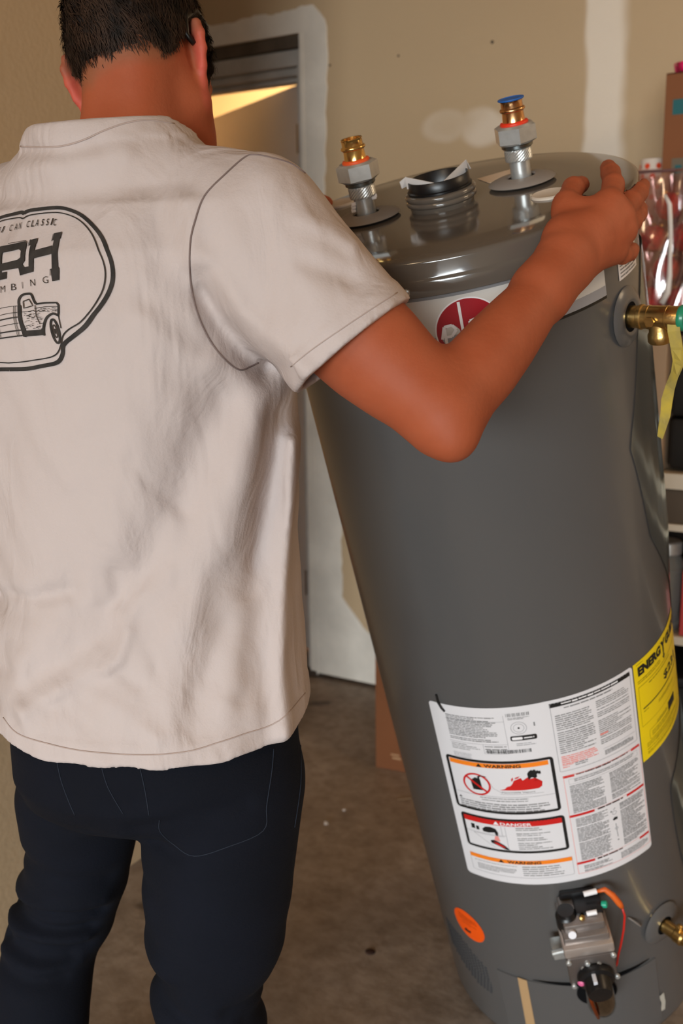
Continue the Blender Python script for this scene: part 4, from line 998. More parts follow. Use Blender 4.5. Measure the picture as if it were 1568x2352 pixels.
def shirt_ops():
    outer, ldir = shirt_outer(0)
    w = lambda *pts: [W(*p) for p in pts]
    FL = [
        (w((500, 930, 1.04), (455, 1040, 1.045), (420, 1160, 1.05), (350, 1300, 1.06), (250, 1420, 1.075), (165, 1530, 1.09)), -.010, .030),
        (w((560, 960, 1.06), (530, 1090, 1.06), (480, 1250, 1.06), (430, 1400, 1.07)), .006, .030),
        (w((620, 950, 1.09), (600, 1150, 1.09), (575, 1350, 1.10), (560, 1560, 1.11)), -.004, .018),
        (w((655, 1000, 1.12), (645, 1250, 1.12), (632, 1480, 1.13), (640, 1640, 1.14)), .008, .012),
        (w((400, 1200, 1.05), (370, 1330, 1.06), (290, 1400, 1.07)), .004, .012),
        (w((500, 1330, 1.07), (470, 1480, 1.08), (440, 1640, 1.09)), -.004, .020),
        (w((230, 1500, 1.08), (150, 1560, 1.09), (60, 1610, 1.10)), .005, .012),
        (w((190, 1560, 1.09), (290, 1610, 1.09), (360, 1660, 1.09)), .0035, .009),
        (w((290, 1440, 1.07), (270, 1500, 1.075), (245, 1520, 1.08)), .005, .008),
        (w((160, 1350, 1.09), (70, 1390, 1.10), (0, 1400, 1.11)), -.005, .018),
        (w((60, 1500, 1.10), (20, 1590, 1.11), (60, 1640, 1.11)), .004, .012),
        # under the sleeve and along the armhole
        (w((455, 640, .98), (500, 730, .98), (560, 810, 1.0), (620, 850, 1.0)), -.009, .016),
        (w((470, 610, .97), (545, 720, .97), (620, 800, .97), (680, 850, .97)), .006, .013),
        (w((330, 690, 1.0), (400, 740, .99), (460, 790, 1.0)), -.004, .016),
        (w((420, 470, .98), (430, 560, .975), (440, 640, .98)), .005, .012),
        (w((690, 505, .96), (770, 535, .95), (810, 560, .95)), .003, .010), (w((700, 600, .93), (760, 625, .92), (810, 640, .92)), -.003, .010),
        (w((560, 400, .96), (600, 520, .94), (640, 680, .93)), -.003, .025), (w((640, 450, .95), (690, 600, .93), (680, 740, .925)), .003, .03),
        # collar drape
        (w((20, 410, 1.06), (150, 365, 1.0), (280, 345, .99)), .003, .014), (w((60, 345, 1.05), (150, 350, 1.0), (220, 330, .99)), -.003, .010),
    ]
    ops = list(outer)
    FL = [(p_, a_*1.7, w_) for p_, a_, w_ in FL]
    D_ = 1.085
    for pts, amp, wid in (([(381, 1294), (317, 1363), (285, 1404)], .0034, .008), ([(262, 1298), (275, 1363)], -.0035, .007), ([(300, 1425), (262, 1491)], .0022, .011), ([(234, 1505), (280, 1525), (321, 1553)], -.0040, .007), 
                          ([(363, 1413), (335, 1455), (358, 1519)], -.0035, .006), ([(193, 1558), (250, 1595), (312, 1629)], -.0040, .007), ([(147, 1606), (197, 1652)], -.0035, .007), ([(20, 1384), (80, 1378), (156, 1353)], -.0045, .008), ([(30, 1400), (90, 1392), (150, 1372)], .0035, .008), ([(294, 1037), (409, 1151)], -.0028, .006),
                          ([(165, 1413), (275, 1372)], -.0035, .008), ([(151, 1565), (230, 1519)], .0040, .007), ([(505, 1436), (482, 1519), (441, 1597)], -.0040, .012), ([(560, 1400), (545, 1520), (520, 1600)], .0035, .012), ([(600, 1160), (575, 1350)], -.0030, .010), ([(480, 1100), (440, 1220), (400, 1290)], .0035, .010), ([(20, 1560), (60, 1600), (120, 1615)], -.0040, .008), ([(395, 1660), (440, 1690)], .0030, .008), ([(560, 1560), (590, 1640)], .0040, .010),
                          ([(40, 900), (30, 1050), (5, 1180)], -.003, .012), ([(250, 760), (330, 830), (420, 870)], -.003, .012), ([(300, 700), (390, 780), (470, 830)], .003, .012), ([(330, 600), (400, 680)], -.0025, .012), ([(380, 400), (360, 470), (385, 540)], -.003, .014)):
        FL.append(([W(x, y, D_ if y > 900 else 1.0) for x, y in pts], amp*.8, wid*1.15))
    back_n = ray(300, 1200)*np.array((1, 1, 0)); back_n = back_n/np.linalg.norm(back_n)
    ops.append(('D', 0, folds(FL, back_n)))
    def ripple(p, d):
        m = np.abs(d) < .04; out = np.zeros(len(p)); q = p[m]
        low = np.clip((1.25-q[:, 2])/.5, 0, 1)
        out[m] = low*(.0022*np.sin(q[:, 0]*43+q[:, 2]*19+2*np.sin(q[:, 2]*11))+.0012*np.sin(q[:, 0]*81-q[:, 2]*33+q[:, 1]*60))+.0007*np.sin(q[:, 0]*120+q[:, 2]*77)
        return d-out
    ops.append(('D', 0, ripple))
    # hem: lower at the back, rising to the right side
    hb, hr_, hl_ = W(330, 1762, 1.06), W(703, 1600, 1.19), W(10, 1640, 1.17)
    hn = np.cross(hr_-hb, hl_-hb); hn /= np.linalg.norm(hn); hn = hn if hn[2] < 0 else -hn
    hem_side = W(640, 1690, 1.12)
    def hem(p):
        d = plane(hb, hn)(p)
        return d
    # doubled cloth at hem, cuff and collar
    cuffd = plane(CUFF, cn)
    def band(p, d):
        b1 = hem(p); b2 = cuffd(p)
        t = np.where((b1 > -.026), .0014, 0)+np.where((b2 > -.024) & (p[:, 0] > SHR[0]+.02) & (p[:, 2] > 1.05), .0014, 0)
        t = t+np.where((NPL(p) > -.0205) & (np.linalg.norm(p-NB, axis=1) < .15), .0020, 0)
        return d-t
    ops.append(('D', 0, band))
    # open at hem, cuffs and neck
    ring_c = W(285, 282, 1.075)
    neck_ax = hd(0, 0, 0)-NB; neck_ax = neck_ax/np.linalg.norm(neck_ax)
    cut = [('D', 0, lambda p, d: np.maximum(d, -(d+.0115))), ('I', .004, hem),
           ('S', .002, lambda p: np.maximum(-cuffd(p), capsule(CUFF-cdir*.02, CUFF+cdir*.10, .080, .085)(p))),
           ('S', .002, lambda p: np.maximum(-plane(SHL+ldir*.19, ldir)(p), capsule(SHL+ldir*.17, SHL+ldir*.30, .085, .09)(p)))]
    return ops, cut, (hem, cuffd, ring_c, neck_ax, ldir)
SH_OPS, SH_CUT, SH_X = shirt_ops()
def neck_hole(p): return np.maximum(capsule(NB-np.array((0, 0, .05)), NB+np.array((.005, .04, .25)), .0700, .0760)(p), -(NPL(p)+.022))
SHIRT = mat('shirt_cotton', (191, 178, 174), .9, bump=.10, bscale=420, var=.03, vscale=4)
nt = SHIRT.node_tree; b_ = [n for n in nt.nodes if n.type == 'BUMP'][0]; tc_ = [n for n in nt.nodes if n.type == 'TEX_COORD'][0]
def cloth_bump(scale, rot, stretch, dist, strength, prev):
    mp = nt.nodes.new('ShaderNodeMapping'); mp.inputs['Rotation'].default_value = rot; mp.inputs['Scale'].default_value = stretch; nt.links.new(tc_.outputs['Object'], mp.inputs['Vector'])
    nz = nt.nodes.new('ShaderNodeTexNoise'); nz.inputs['Scale'].default_value = scale; nz.inputs['Detail'].default_value = 3; nz.inputs['Distortion'].default_value = 1.2; nt.links.new(mp.outputs[0], nz.inputs['Vector'])
    bb = nt.nodes.new('ShaderNodeBump'); bb.inputs['Strength'].default_value = strength; bb.inputs['Distance'].default_value = dist; nt.links.new(nz.outputs['Fac'], bb.inputs['Height'])
    nt.links.new(bb.outputs['Normal'], prev.inputs['Normal']); return bb
q_ = cloth_bump(7, (0, .6, .4), (1, 1, .38), .05, .28, b_); q_ = cloth_bump(17, (0, -.5, .2), (1, 1, .5), .016, .28, q_)
shirt, SV, SF = wear('t_shirt', SH_OPS+SH_CUT+[('I', .002, NPL), ('S', .002, neck_hole)], (-1.35, .45, .66), (-.30, 1.35, 1.56), .0031, SHIRT)

# ---------------------------------------------------------------- jeans
def jeans_ops():
    ops = [('U', 0, loft([r for r in torso(-.003, .006) if r[0] < C['waist'][2]-.02]))]
    ops.append(('U', .02, capsule(C['hip']+np.array((.055, -.005, .03)), PR[0], .088, .088)))
    ops.append(('U', .02, capsule(C['hip']+np.array((-.055, -.02, .03)), PL[0], .082, .074)))
    cr, cl = chain(PR, RR), chain(PL, RL); ops.append(('U', .008, lambda p: np.minimum(cr(p), cl(p))))
    w = lambda *pts: [W(*p) for p in pts]
    FL = [(w((60, 1975, 1.25), (150, 2010, 1.24), (240, 2015, 1.25)), -.004, .012), (w((40, 2095, 1.28), (120, 2092, 1.27), (225, 2085, 1.28)), -.009, .010), (w((38, 2065, 1.28), (130, 2060, 1.27), (240, 2050, 1.28)), .006, .012),
          (w((30, 2125, 1.28), (100, 2130, 1.28), (205, 2120, 1.29)), -.008, .009), (w((20, 2150, 1.28), (110, 2155, 1.28), (200, 2150, 1.29)), .006, .010), (w((60, 2180, 1.28), (130, 2185, 1.28), (195, 2180, 1.29)), -.005, .009),
          (w((5, 2210, 1.27), (80, 2225, 1.27), (160, 2215, 1.28)), -.006, .009), (w((10, 2260, 1.27), (90, 2275, 1.27), (140, 2262, 1.28)), -.004, .010), (w((0, 2240, 1.27), (90, 2250, 1.27), (180, 2240, 1.28)), .004, .010),
          (w((110, 1880, 1.17), (200, 1875, 1.15), (300, 1885, 1.17)), -.004, .010), (w((320, 1890, 1.15), (350, 1920, 1.13), (400, 1950, 1.12)), -.006, .010), (w((310, 1870, 1.12), (430, 1850, 1.10), (560, 1840, 1.10)), -.003, .010), (w((240, 1800, 1.13), (310, 1795, 1.12)), -.002, .008),
          (w((365, 2230, 1.20), (390, 2290, 1.20), (440, 2340, 1.19)), -.008, .013), (w((352, 2170, 1.19), (372, 2220, 1.18)), .005, .012), (w((600, 2260, 1.22), (560, 2285, 1.20), (520, 2300, 1.19)), -.005, .011), (w((610, 2320, 1.22), (560, 2335, 1.2)), -.004, .010), (w((350, 2040, 1.15), (370, 2120, 1.15)), -.003, .012)]
    FL = [(p_, a_*1.4, w_) for p_, a_, w_ in FL]; jn = ray(300, 1900)*np.array((1, 1, 0)); jn = jn/np.linalg.norm(jn)
    ops.append(('D', 0, folds(FL, jn)))
    def weave(p, d):
        return d-.0008*np.sin(p[:, 2]*70+p[:, 0]*50)*np.clip((.55-p[:, 2])*6, 0, 1)
    ops.append(('D', 0, weave))
    ops.append(('I', .004, plane((0, 0, C['waist'][2]-.05), (0, 0, 1)))); ops.append(('I', .004, plane((0, 0, .045), (0, 0, -1))))
    return ops
DENIM = mat('dark_denim', (10, 14, 25), .9, var=.25, vscale=9, bump=.12, bscale=500, spec=.2)
jeans, JV, JF = wear('jeans', jeans_ops(), (-1.35, .45, .0), (-.35, 1.25, 1.0), .0045, DENIM)
# shoes
def shoe(P, hdg):
    an = P[-1]; f = np.array((-math.sin(RAD(hdg)), math.cos(RAD(hdg)), 0)); r = np.array((f[1], -f[0], 0)); b = np.array((an[0], an[1], 0))
    R = np.stack([r, f, np.array((0, 0, 1.0))], 1)
    ops = [('U', 0, capsule(b-f*.035+np.array((0, 0, .055)), b+f*.06+np.array((0, 0, .05)), .046, .046)), ('U', .03, ellipsoid(b+f*.135+np.array((0, 0, .035)), (.047, .075, .045), R)), ('U', .02, capsule(b-f*.04+np.array((0, 0, .03)), b+f*.16+np.array((0, 0, .03)), .043, .046)), ('I', .004, plane((0, 0, .0), (0, 0, -1)))]
    lo = np.minimum(b-.13, b+f*.2-.1); hi = np.maximum(b+.13, b+f*.2+.1); lo[2] = -.02; hi[2] = .14
    V, F = sdf_mesh(ops, lo, hi, .006)
    o = np_mesh('work_shoe', V, F, mat('shoe_leather', (46, 34, 26), .6), body, org=FOOT)
shoe(PR, 10); shoe(PL, 30)

# ---------------------------------------------------------------- things drawn on the clothes: seams, stitching, back print
def bvh(V, F): return BVHTree.FromPolygons([tuple(v) for v in V], [tuple(f) for f in F])
ST, JT = bvh(SV, SF), bvh(JV, JF); BT = bvh(np.array([v.co for v in body.data.vertices])+np.array(FOOT), np.array([tuple(p.vertices) for p in body.data.polygons]))
def cast(tree, px, py, off=0.0):
    r = ray(px, py); h = tree.ray_cast(Vector(CC), Vector(r))
    if h[0] is None: return None
    n = h[1] if h[1].dot(Vector(r)) < 0 else -h[1]
    return np.array(h[0]+n*off)
def smooth_path(pts, n=6):
    out = []; P = [pts[0]]+pts+[pts[-1]]
    for i in range(1, len(P)-2):
        p0, p1, p2, p3 = P[i-1], P[i], P[i+1], P[i+2]
        for k in range(n):
            t = k/n; out.append(tuple(.5*((2*p1[c])+(-p0[c]+p2[c])*t+(2*p0[c]-5*p1[c]+4*p2[c]-p3[c])*t*t+(-p0[c]+3*p1[c]-3*p2[c]+p3[c])*t**3) for c in (0, 1)))
    out.append(pts[-1]); return out
def on_cloth(tree, pts, step=6, off=.0003):
    out = []
    for (a, b) in zip(pts, pts[1:]):
        n = max(1, int(math.hypot(b[0]-a[0], b[1]-a[1])/step))
        for i in range(n):
            q = cast(tree, a[0]+(b[0]-a[0])*i/n, a[1]+(b[1]-a[1])*i/n, off)
            if q is not None: out.append(q)
    q = cast(tree, *pts[-1], off)
    if q is not None: out.append(q)
    return out
def thread(name, tree, pts, r, m, parent, off=.0003):
    mb = MB(); P = on_cloth(tree, smooth_path(pts, 5), 6, off)
    run = [P[0]]
    for q in P[1:]:
        if np.linalg.norm(q-run[-1]) > .03:
            if len(run) > 1: mb.tube(run, r, 5)
            run = []
        run.append(q)
    if len(run) > 1: mb.tube(run, r, 5)
    o = mb.build(name, m, parent, smooth=True, org=None)
    for v in o.data.vertices: v.co = v.co-Vector(FOOT)
    return o
SEAMM = mat('shirt_seam', (120, 104, 100), .9)
thread('armhole_seam', ST, [(700, 398), (665, 375), (620, 362), (585, 356), (562, 362), (520, 398), (470, 450), (447, 510), (437, 560), (437, 640), (447, 700), (465, 750), (490, 795), (520, 830), (550, 850), (575, 842), (592, 833)], .0009, SEAMM, shirt)
HEMM = mat('hem_stitch', (176, 158, 150), .9)
thread('hem_stitching', ST, [(8, 1648), (40, 1684), (110, 1708), (200, 1726), (330, 1734), (430, 1726), (500, 1706), (560, 1686), (640, 1656), (700, 1592)], .0007, HEMM, shirt)
thread('cuff_stitching', ST, [(668, 842), (720, 800), (790, 752), (850, 712), (912, 672)], .0006, HEMM, shirt)
thread('collar_seam', ST, [(48, 336), (90, 338), (140, 336), (190, 322), (240, 300), (290, 283), (340, 276), (400, 284)], .0009, HEMM, shirt)
DST = mat('denim_stitch', (26, 34, 48), .9)
for P in ([(130, 1742), (140, 1790), (158, 1840), (172, 1872)], [(232, 1756), (248, 1808), (282, 1868)], [(322, 1764), (334, 1820), (342, 1872)], [(366, 1884), (368, 1910), (400, 1940), (446, 1966), (520, 1946), (604, 1908), (612, 1850), (624, 1770), (628, 1720)], [(690, 1712), (690, 1800), (676, 1900)]):
    thread('stitching', JT, P, .00055, DST, jeans)
# back print, laid flat on the back of the shirt
PO = Vector(cast(ST, 125, 650)); PN = Vector((0, 0, 0))
for q in ((30, 480), (30, 650), (30, 820), (125, 480), (125, 650), (125, 820), (230, 650), (200, 500), (180, 780)):
    h = ST.ray_cast(Vector(CC), Vector(ray(*q))); PN += h[1] if h[1].dot(Vector(ray(*q))) < 0 else -h[1]
PN.normalize()
pu = Vector((0, 0, 1)).cross(-PN).normalized()*-1
def flat(px, py):
    r = Vector(ray(px, py)); t = (PO-Vector(CC)).dot(PN)/r.dot(PN); return Vector(CC)+r*t
PS = flat(11, 650)
def mirror(px, py):
    """The point on the other side of the print's upright centre line."""
    q = flat(px, py); k = (q-PS).dot(pu); return q-pu*(2*k)
def drop(q, off=.0014):
    h = ST.ray_cast(q+PN*.25, -PN)
    if h[0] is None: return None
    n = h[1] if h[1].dot(PN) > 0 else -h[1]
    return h[0]+n*off-Vector(FOOT)
PRINT = mat('back_print_ink', (30, 27, 25), .85, var=.25, vscale=70, rgb2=(52, 47, 44))
pm = MB()
Zp = lambda x, y: (x/3.136, 420+y/3.136)
def p_fan(pts):
    """A filled shape, cut small so that it follows the cloth."""
    bm = bmesh.new(); f = bm.faces.new([bm.verts.new((x, y, 0)) for x, y in pts]); bmesh.ops.triangulate(bm, faces=[f])
    for ax in (0, 1):
        lo = min(p[ax] for p in pts); hi = max(p[ax] for p in pts); x = lo+26
        while x < hi:
            bmesh.ops.bisect_plane(bm, geom=bm.verts[:]+bm.edges[:]+bm.faces[:], plane_co=(x, 0, 0) if ax == 0 else (0, x, 0), plane_no=(1, 0, 0) if ax == 0 else (0, 1, 0)); x += 26
    bm.verts.index_update(); vs = [drop(flat(*Zp(v.co.x, v.co.y))) for v in bm.verts]; fs = [[v.index for v in fc.verts] for fc in bm.faces]; bm.free()
    keep = [f for f in fs if all(vs[i] is not None for i in f)]; vs = [v if v is not None else Vector((0, 0, 0)) for v in vs]
    pm.add(vs, keep)
def p_line(pts, w0, w1=None, mir=False, closed=False):
    """A stroke of the print: centre line in zoom pixels, width too."""
    w1 = w1 or w0; dense = []
    for a, b in zip(pts, pts[1:]):
        n = max(1, int(math.hypot(b[0]-a[0], b[1]-a[1])/14)); dense += [(a[0]+(b[0]-a[0])*i/n, a[1]+(b[1]-a[1])*i/n) for i in range(n)]
    dense.append(pts[-1]); m = len(dense)
    for fn in ((lambda x, y: flat(*Zp(x, y))),)+(((lambda x, y: mirror(*Zp(x, y))),) if mir else ()):
        vs = []
        for i, p in enumerate(dense):
            a = dense[max(i-1, 0)]; b = dense[min(i+1, m-1)]; L_ = math.hypot(b[0]-a[0], b[1]-a[1]) or 1; nx, ny = -(b[1]-a[1])/L_, (b[0]-a[0])/L_
            w = (w0+(w1-w0)*i/m)/2; vs += [drop(fn(p[0]+nx*w, p[1]+ny*w)), drop(fn(p[0]-nx*w, p[1]-ny*w))]
        fs = [(2*i, 2*i+1, 2*i+3, 2*i+2) for i in range(m-1)]
        fs = [f for f in fs if all(vs[k] is not None for k in f)]; vs = [v if v is not None else Vector((0, 0, 0)) for v in vs]
        pm.add(vs, fs)
def axis_x(y):
    a = (flat(*Zp(0, y))-PS).dot(pu); b = (flat(*Zp(40, y))-PS).dot(pu); return -40*a/(b-a)
def p_text(ch, x, y, h, w, shear=0.0, bold=0.0, rot=0.0):
    vs, fs = text_mesh(ch, bold, shear)
    x0 = min(v[0] for v in vs); x1 = max(v[0] for v in vs); c, s_ = math.cos(rot), math.sin(rot); out = []
    for vx, vy in vs:
        u = (vx-x0)/(x1-x0)*w if x1-x0 > .12 else (vx-x0)*h; q = vy/.72*h
        out.append(drop(flat(*Zp(x+u*c+q*s_, y+u*s_-q*c))))
    fs = [f for f in fs if all(out[k] is not None for k in f)]; pm.add([v if v is not None else Vector((0, 0, 0)) for v in out], fs)
p_line(smooth_path([(axis_x(180), 181), (150, 163), (360, 152), (480, 180), (570, 235), (680, 345), (745, 450), (783, 560), (787, 680), (752, 800), (690, 910), (600, 1010), (500, 1090), (420, 1150), (395, 1210), (345, 1265), (250, 1290), (120, 1308), (axis_x(1310), 1310)]), 26, 27, mir=True)
p_line(smooth_path([(axis_x(222), 222), (150, 200), (310, 186), (420, 200), (530, 250), (630, 352), (700, 480), (735, 580), (740, 680), (715, 790), (650, 910), (570, 990), (480, 1045), (430, 1090), (400, 1150), (350, 1210), (270, 1240), (130, 1258), (axis_x(1267), 1267)]), 9, 8, mir=True)
for ch, x, y in [('A', -262, 318), ('M', -222, 317), ('E', -172, 315), ('R', -134, 314), ('I', -94, 313), ('C', -22, 308), ('A', 24, 304), ('N', 64, 301), ('C', 136, 296), ('L', 172, 293), ('A', 204, 289), ('S', 246, 287), ('S', 284, 285), ('I', 320, 284), ('C', 344, 290)]:
    if ch == 'C' and x == -22: p_text(ch, x, y, 54, 23, .22, .008, -.05)
    else: p_text(ch, x, y, 54, 23, .22, .008, -.05)
for ch, x, y in [('P', -262, 826), ('L', -180, 812), ('U', -98, 798), ('M', -22, 782), ('B', 66, 770), ('I', 152, 758), ('N', 220, 745), ('G', 316, 728)]:
    p_text(ch, x, y, 52, 38 if ch != 'I' else 8, 0, -.012, -.08)
# the two large capitals
p_fan([(205, 400), (243, 390), (243, 640), (205, 648)]); p_fan([(190, 402), (246, 387), (246, 432), (190, 448)])
p_fan([(243, 487), (372, 450), (376, 513), (243, 546)])
p_fan([(374, 398), (416, 390), (424, 618), (378, 628)]); p_fan([(362, 353), (424, 342), (422, 398), (360, 412)]); p_fan([(368, 622), (432, 610), (430, 702), (382, 712)])
p_fan([(-90, 436), (150, 408), (168, 424), (172, 470), (134, 484), (110, 468), (-30, 487), (-90, 492)]); p_fan([(134, 476), (172, 462), (172, 556), (150, 582), (126, 574), (134, 534)]); p_fan([(110, 545), (134, 530), (150, 580), (168, 604), (210, 600), (212, 645), (132, 662), (118, 606), (-30, 622), (-30, 568)])
p_fan([(-74, 490), (-28, 484), (-24, 640), (-70, 646)]); p_fan([(-84, 642), (22, 628), (22, 680), (-84, 694)])
for a in ([(186, 452), (186, 404), (196, 398)], [(358, 416), (358, 356)], [(366, 670), (366, 624)]): p_line(a, 4)
p_line([(0, 412), (150, 402), (172, 420)], 4)
# the old pick-up
p_fan([(118, 884), (146, 880), (152, 1000), (164, 1050), (160, 1098), (136, 1094), (124, 1000)])
p_line(smooth_path([(130, 890), (126, 842), (150, 806), (200, 797), (226, 806), (246, 850), (262, 872)]), 17)
p_line([(160, 852), (206, 836), (236, 884), (166, 902), (160, 852)], 7); p_line([(262, 874), (330, 868), (412, 866), (426, 884), (426, 950)], 13); p_line([(250, 905), (330, 896), (424, 893)], 5); p_line([(254, 880), (262, 960), (280, 1010)], 6); p_line([(150, 930), (250, 918)], 4)
p_line(smooth_path([(286, 1086), (302, 1030), (340, 972), (390, 944), (426, 960)]), 20, 12); p_fan([(160, 1054), (296, 1044), (300, 1082), (160, 1094)]); p_line([(426, 950), (428, 1040)], 6)
def wheel(cx, cy):
    el = lambda rx, ry: [(cx+rx*math.cos(t), cy+ry*math.sin(t)) for t in np.linspace(0, 2*PI, 26)]
    p_line(el(27, 78), 15); p_line(el(13, 42), 7); p_fan(el(6, 18)[:-1])
wheel(382, 1060); wheel(-150, 1092)
for y in (892, 940, 972, 1012): p_line([(-300, y+28), (0, y), (118, y-9)], 4 if y != 972 else 8)
for y in (1056, 1092): p_line([(-300, y+22), (0, y), (132, y-6)], 9)
for x in (88, 102, -60, -200): p_line([(x, 886), (x+4, 1090)], 4)
rr_ = random.Random(3)
for k in range(70):
    x = rr_.uniform(160, 300); y = rr_.uniform(920, 1045); p_line([(x, y), (x+rr_.uniform(4, 22), y-2)], rr_.uniform(2, 4))
for k in range(26):
    x = rr_.uniform(270, 415); y = rr_.uniform(900, 935); p_line([(x, y), (x+rr_.uniform(8, 30), y-1)], rr_.uniform(2, 4))
pm.build('back_print', PRINT, shirt)


# ---------------------------------------------------------------- hair and sunglasses
_sk = [ellipsoid(hd(0, -.004, .050), (.0645, .092, .083), HEAD), ellipsoid(hd(0, .030, .0), (.0635, .064, .078), HEAD), capsule(NB-np.array((0, 0, .06)), hd(0, -.014, -.02), .058, .0545)]
def skull(p): return smin(smin(_sk[0](p), _sk[1](p), .03), _sk[2](p), .05)
def hair_off(p):
    l = (p-HC)@HEAD; t = l[:, 2]-hairline(l)
    n = .0016*np.sin(l[:, 0]*260+l[:, 2]*110+3*np.sin(l[:, 2]*70))+.0012*np.sin(l[:, 0]*90-l[:, 2]*300+l[:, 1]*150)
    return -.004+(.0105+n)*np.clip((t+.006)/.034, 0, 1)**.7, t
HAIR = mat('dark_brown_hair', (34, 23, 16), .7, spec=.2, var=.55, vscale=60, rgb2=(20, 14, 11), stretch=(1, 1, .35))
HV, HF = sdf_mesh([('U', 0, lambda p: skull(p)-hair_off(p)[0])], HC-.16, HC+.17, .003)
hl_ = (HV-HC)@HEAD; keepv = (hl_[:, 2]-hairline(hl_)) > -.004; kf = keepv[HF].all(1); HF = HF[kf]
us, inv = np.unique(HF, return_inverse=True); HV = HV[us]; HF = inv.reshape(-1, 4)
hair = np_mesh('hair', HV, HF, HAIR, body, org=FOOT)
# short strands combed down over the cap
nv = len(HV); pick = rng.integers(0, nv, 15000); P0 = HV[pick]+rng.normal(0, .0012, (15000, 3))
e = 1e-3; g = np.stack([skull(P0+np.eye(3)[k]*e)-skull(P0-np.eye(3)[k]*e) for k in range(3)], 1); g /= np.linalg.norm(g, axis=1)[:, None]
l = (P0-HC)@HEAD; t = l[:, 2]-hairline(l)
flow = np.stack([.35*np.sin(l[:, 2]*45+l[:, 0]*30)+.25, -.15+0*t, -1+.0*t], 1)+rng.normal(0, .28, (15000, 3)); flow = flow@HEAD.T
flow -= g*(flow*g).sum(1)[:, None]; flow /= np.linalg.norm(flow, axis=1)[:, None]; side = np.cross(g, flow)
L_ = (rng.uniform(.010, .022, 15000)*np.clip(.35+t/.05, .3, 1))[:, None]; wd_ = .00042
ok = t > -.006; rows = []
for k, (a, lift, w) in enumerate(((0, .0, 1), (.5, .0022, .9), (1, .0016, .15))):
    c = P0+flow*L_*a+g*lift*np.clip(L_/.018, .3, 1); rows += [c-side*wd_*w, c+side*wd_*w]
S6 = np.stack(rows, 1)[ok]; m_ = len(S6); base = np.arange(m_)[:, None]*6
SFc = np.concatenate([base+np.array([[0, 1, 3, 2]]), base+np.array([[2, 3, 5, 4]])])
STRAND = mat('hair_strands', (58, 40, 29), .65, var=.65, vscale=45, rgb2=(18, 12, 9), spec=.25)
so = np_mesh('hair_strands', S6.reshape(-1, 3), SFc, STRAND, hair, org=FOOT); so['kind'] = 'stuff'
GL = mat('glasses_black', (12, 12, 13), .3)
sg = empty('sunglasses'); sg.parent = body
tr_ = [cast(BT, *q, .009) for q in ((431, 108), (435, 80), (440, 48))]
trl = [HEAD.T@(p-HC) for p in tr_ if p is not None]+[np.array((.0705, -.004, .060)), np.array((.0660, .05, .078)), np.array((.052, .090, .090))]
for sx in (1, -1):
    MB().tube([hd(p[0]*sx, p[1], p[2])-np.array(FOOT) for p in trl], [.0028, .0036, .0036, .0030, .0026, .0026], 10).build('temple', GL, sg, smooth=True)
    c = hd(sx*.028, .100, .088)-np.array(FOOT); mb = MB(); R = HEAD
    mb.lathe([(.0001, .002), (.018, .0012), (.025, -.002), (.0255, -.004), (.018, -.0015), (.0001, -.0005)], 28, c, R@np.array((sx*.25, 1, -.15)), capa=False, capb=False)
    mb.build('lens', mat('lens_dark', (20, 20, 22), .08), sg, smooth=True)
MB().tube([hd(-.010, .102, .094)-np.array(FOOT), hd(0, .106, .096)-np.array(FOOT), hd(.010, .102, .094)-np.array(FOOT)], .0022, 8).build('bridge', GL, sg, smooth=True)

# ================================================================== SHELF AND ITS THINGS, box on the floor
WM = mat('melamine_white', (206, 190, 168), .5); DARKW = mat('shelf_back_dark', (40, 32, 27), .8)
sh_o = (-.68, 2.30, 0)
shelf = empty('storage_shelf', sh_o); tag(shelf, 'pale shelving unit against the back wall behind the grey cylinder', 'shelf')
X0, X1, Y0, Y1 = 0, 1.25, 0, .50
for z0, z1 in ((1.205, 1.235), (.857, .892), (.762, .778), (.498, .518), (.10, .12)): MB().box((X0, Y0, z0), (X1, Y1, z1), .0015).build('shelf_board', WM, shelf)
for x in (X0-.02, X1): MB().box((x, Y0, 0), (x+.02, Y1, 1.235), .0015).build('side_panel', WM, shelf)
MB().box((X0, Y1-.006, .10), (X1, Y1, 1.205)).build('back_panel', DARKW, shelf)
CARD = mat('cardboard', (130, 79, 45), .85, var=.10, vscale=6, bump=.05, bscale=30)
TEAL = mat('teal_print', (22, 92, 96), .7); GPR = mat('faded_print', (104, 92, 74), .7)
def carton(name, lo, hi, m, label, cat='box', flaps=True, group=None):
    o = empty(name, (lo[0], lo[1], lo[2])); tag(o, label, cat, group); w, d, h = (hi[i]-lo[i] for i in range(3)); t = .004
    MB().box((0, 0, 0), (w, t, h), .0012).build('front_panel', m, o); MB().box((0, d-t, 0), (w, d, h), .0012).build('back_panel', m, o)
    MB().box((0, t, 0), (t, d-t, h), .0012).build('side_panel', m, o); MB().box((w-t, t, 0), (w, d-t, h), .0012).build('side_panel', m, o)
    MB().box((t, t, 0), (w-t, d-t, t)).build('bottom_panel', m, o)
    if flaps:
        f = MB().box((0, 0, 0), (t, d-.01, .11), .0012).build('flap', m, o); f.location = (.002, .005, h-.004); f.rotation_euler = (0, .62, 0)
        f = MB().box((0, 0, 0), (w-.01, t, .12), .0012).build('flap', m, o); f.location = (.005, d-.004, h-.004); f.rotation_euler = (-.5, 0, 0)
    else:
        MB().box((0, 0, h-t), (w, d/2-.001, h), .0012).build('flap', m, o); MB().box((0, d/2+.001, h-t), (w, d, h), .0012).build('flap', m, o)
    return o
cb = carton('cardboard_box', (-.629, 2.52, 1.236), (-.27, 2.79, 1.772), CARD, 'brown cardboard box with teal printed marks on top of the shelf', flaps=False)
def mark(o, x0, z0, x1, z1, m, y=-.0006):
    MB().box((x0, y, z0), (x1, .0005, z1)).build('printed_mark', m, o)
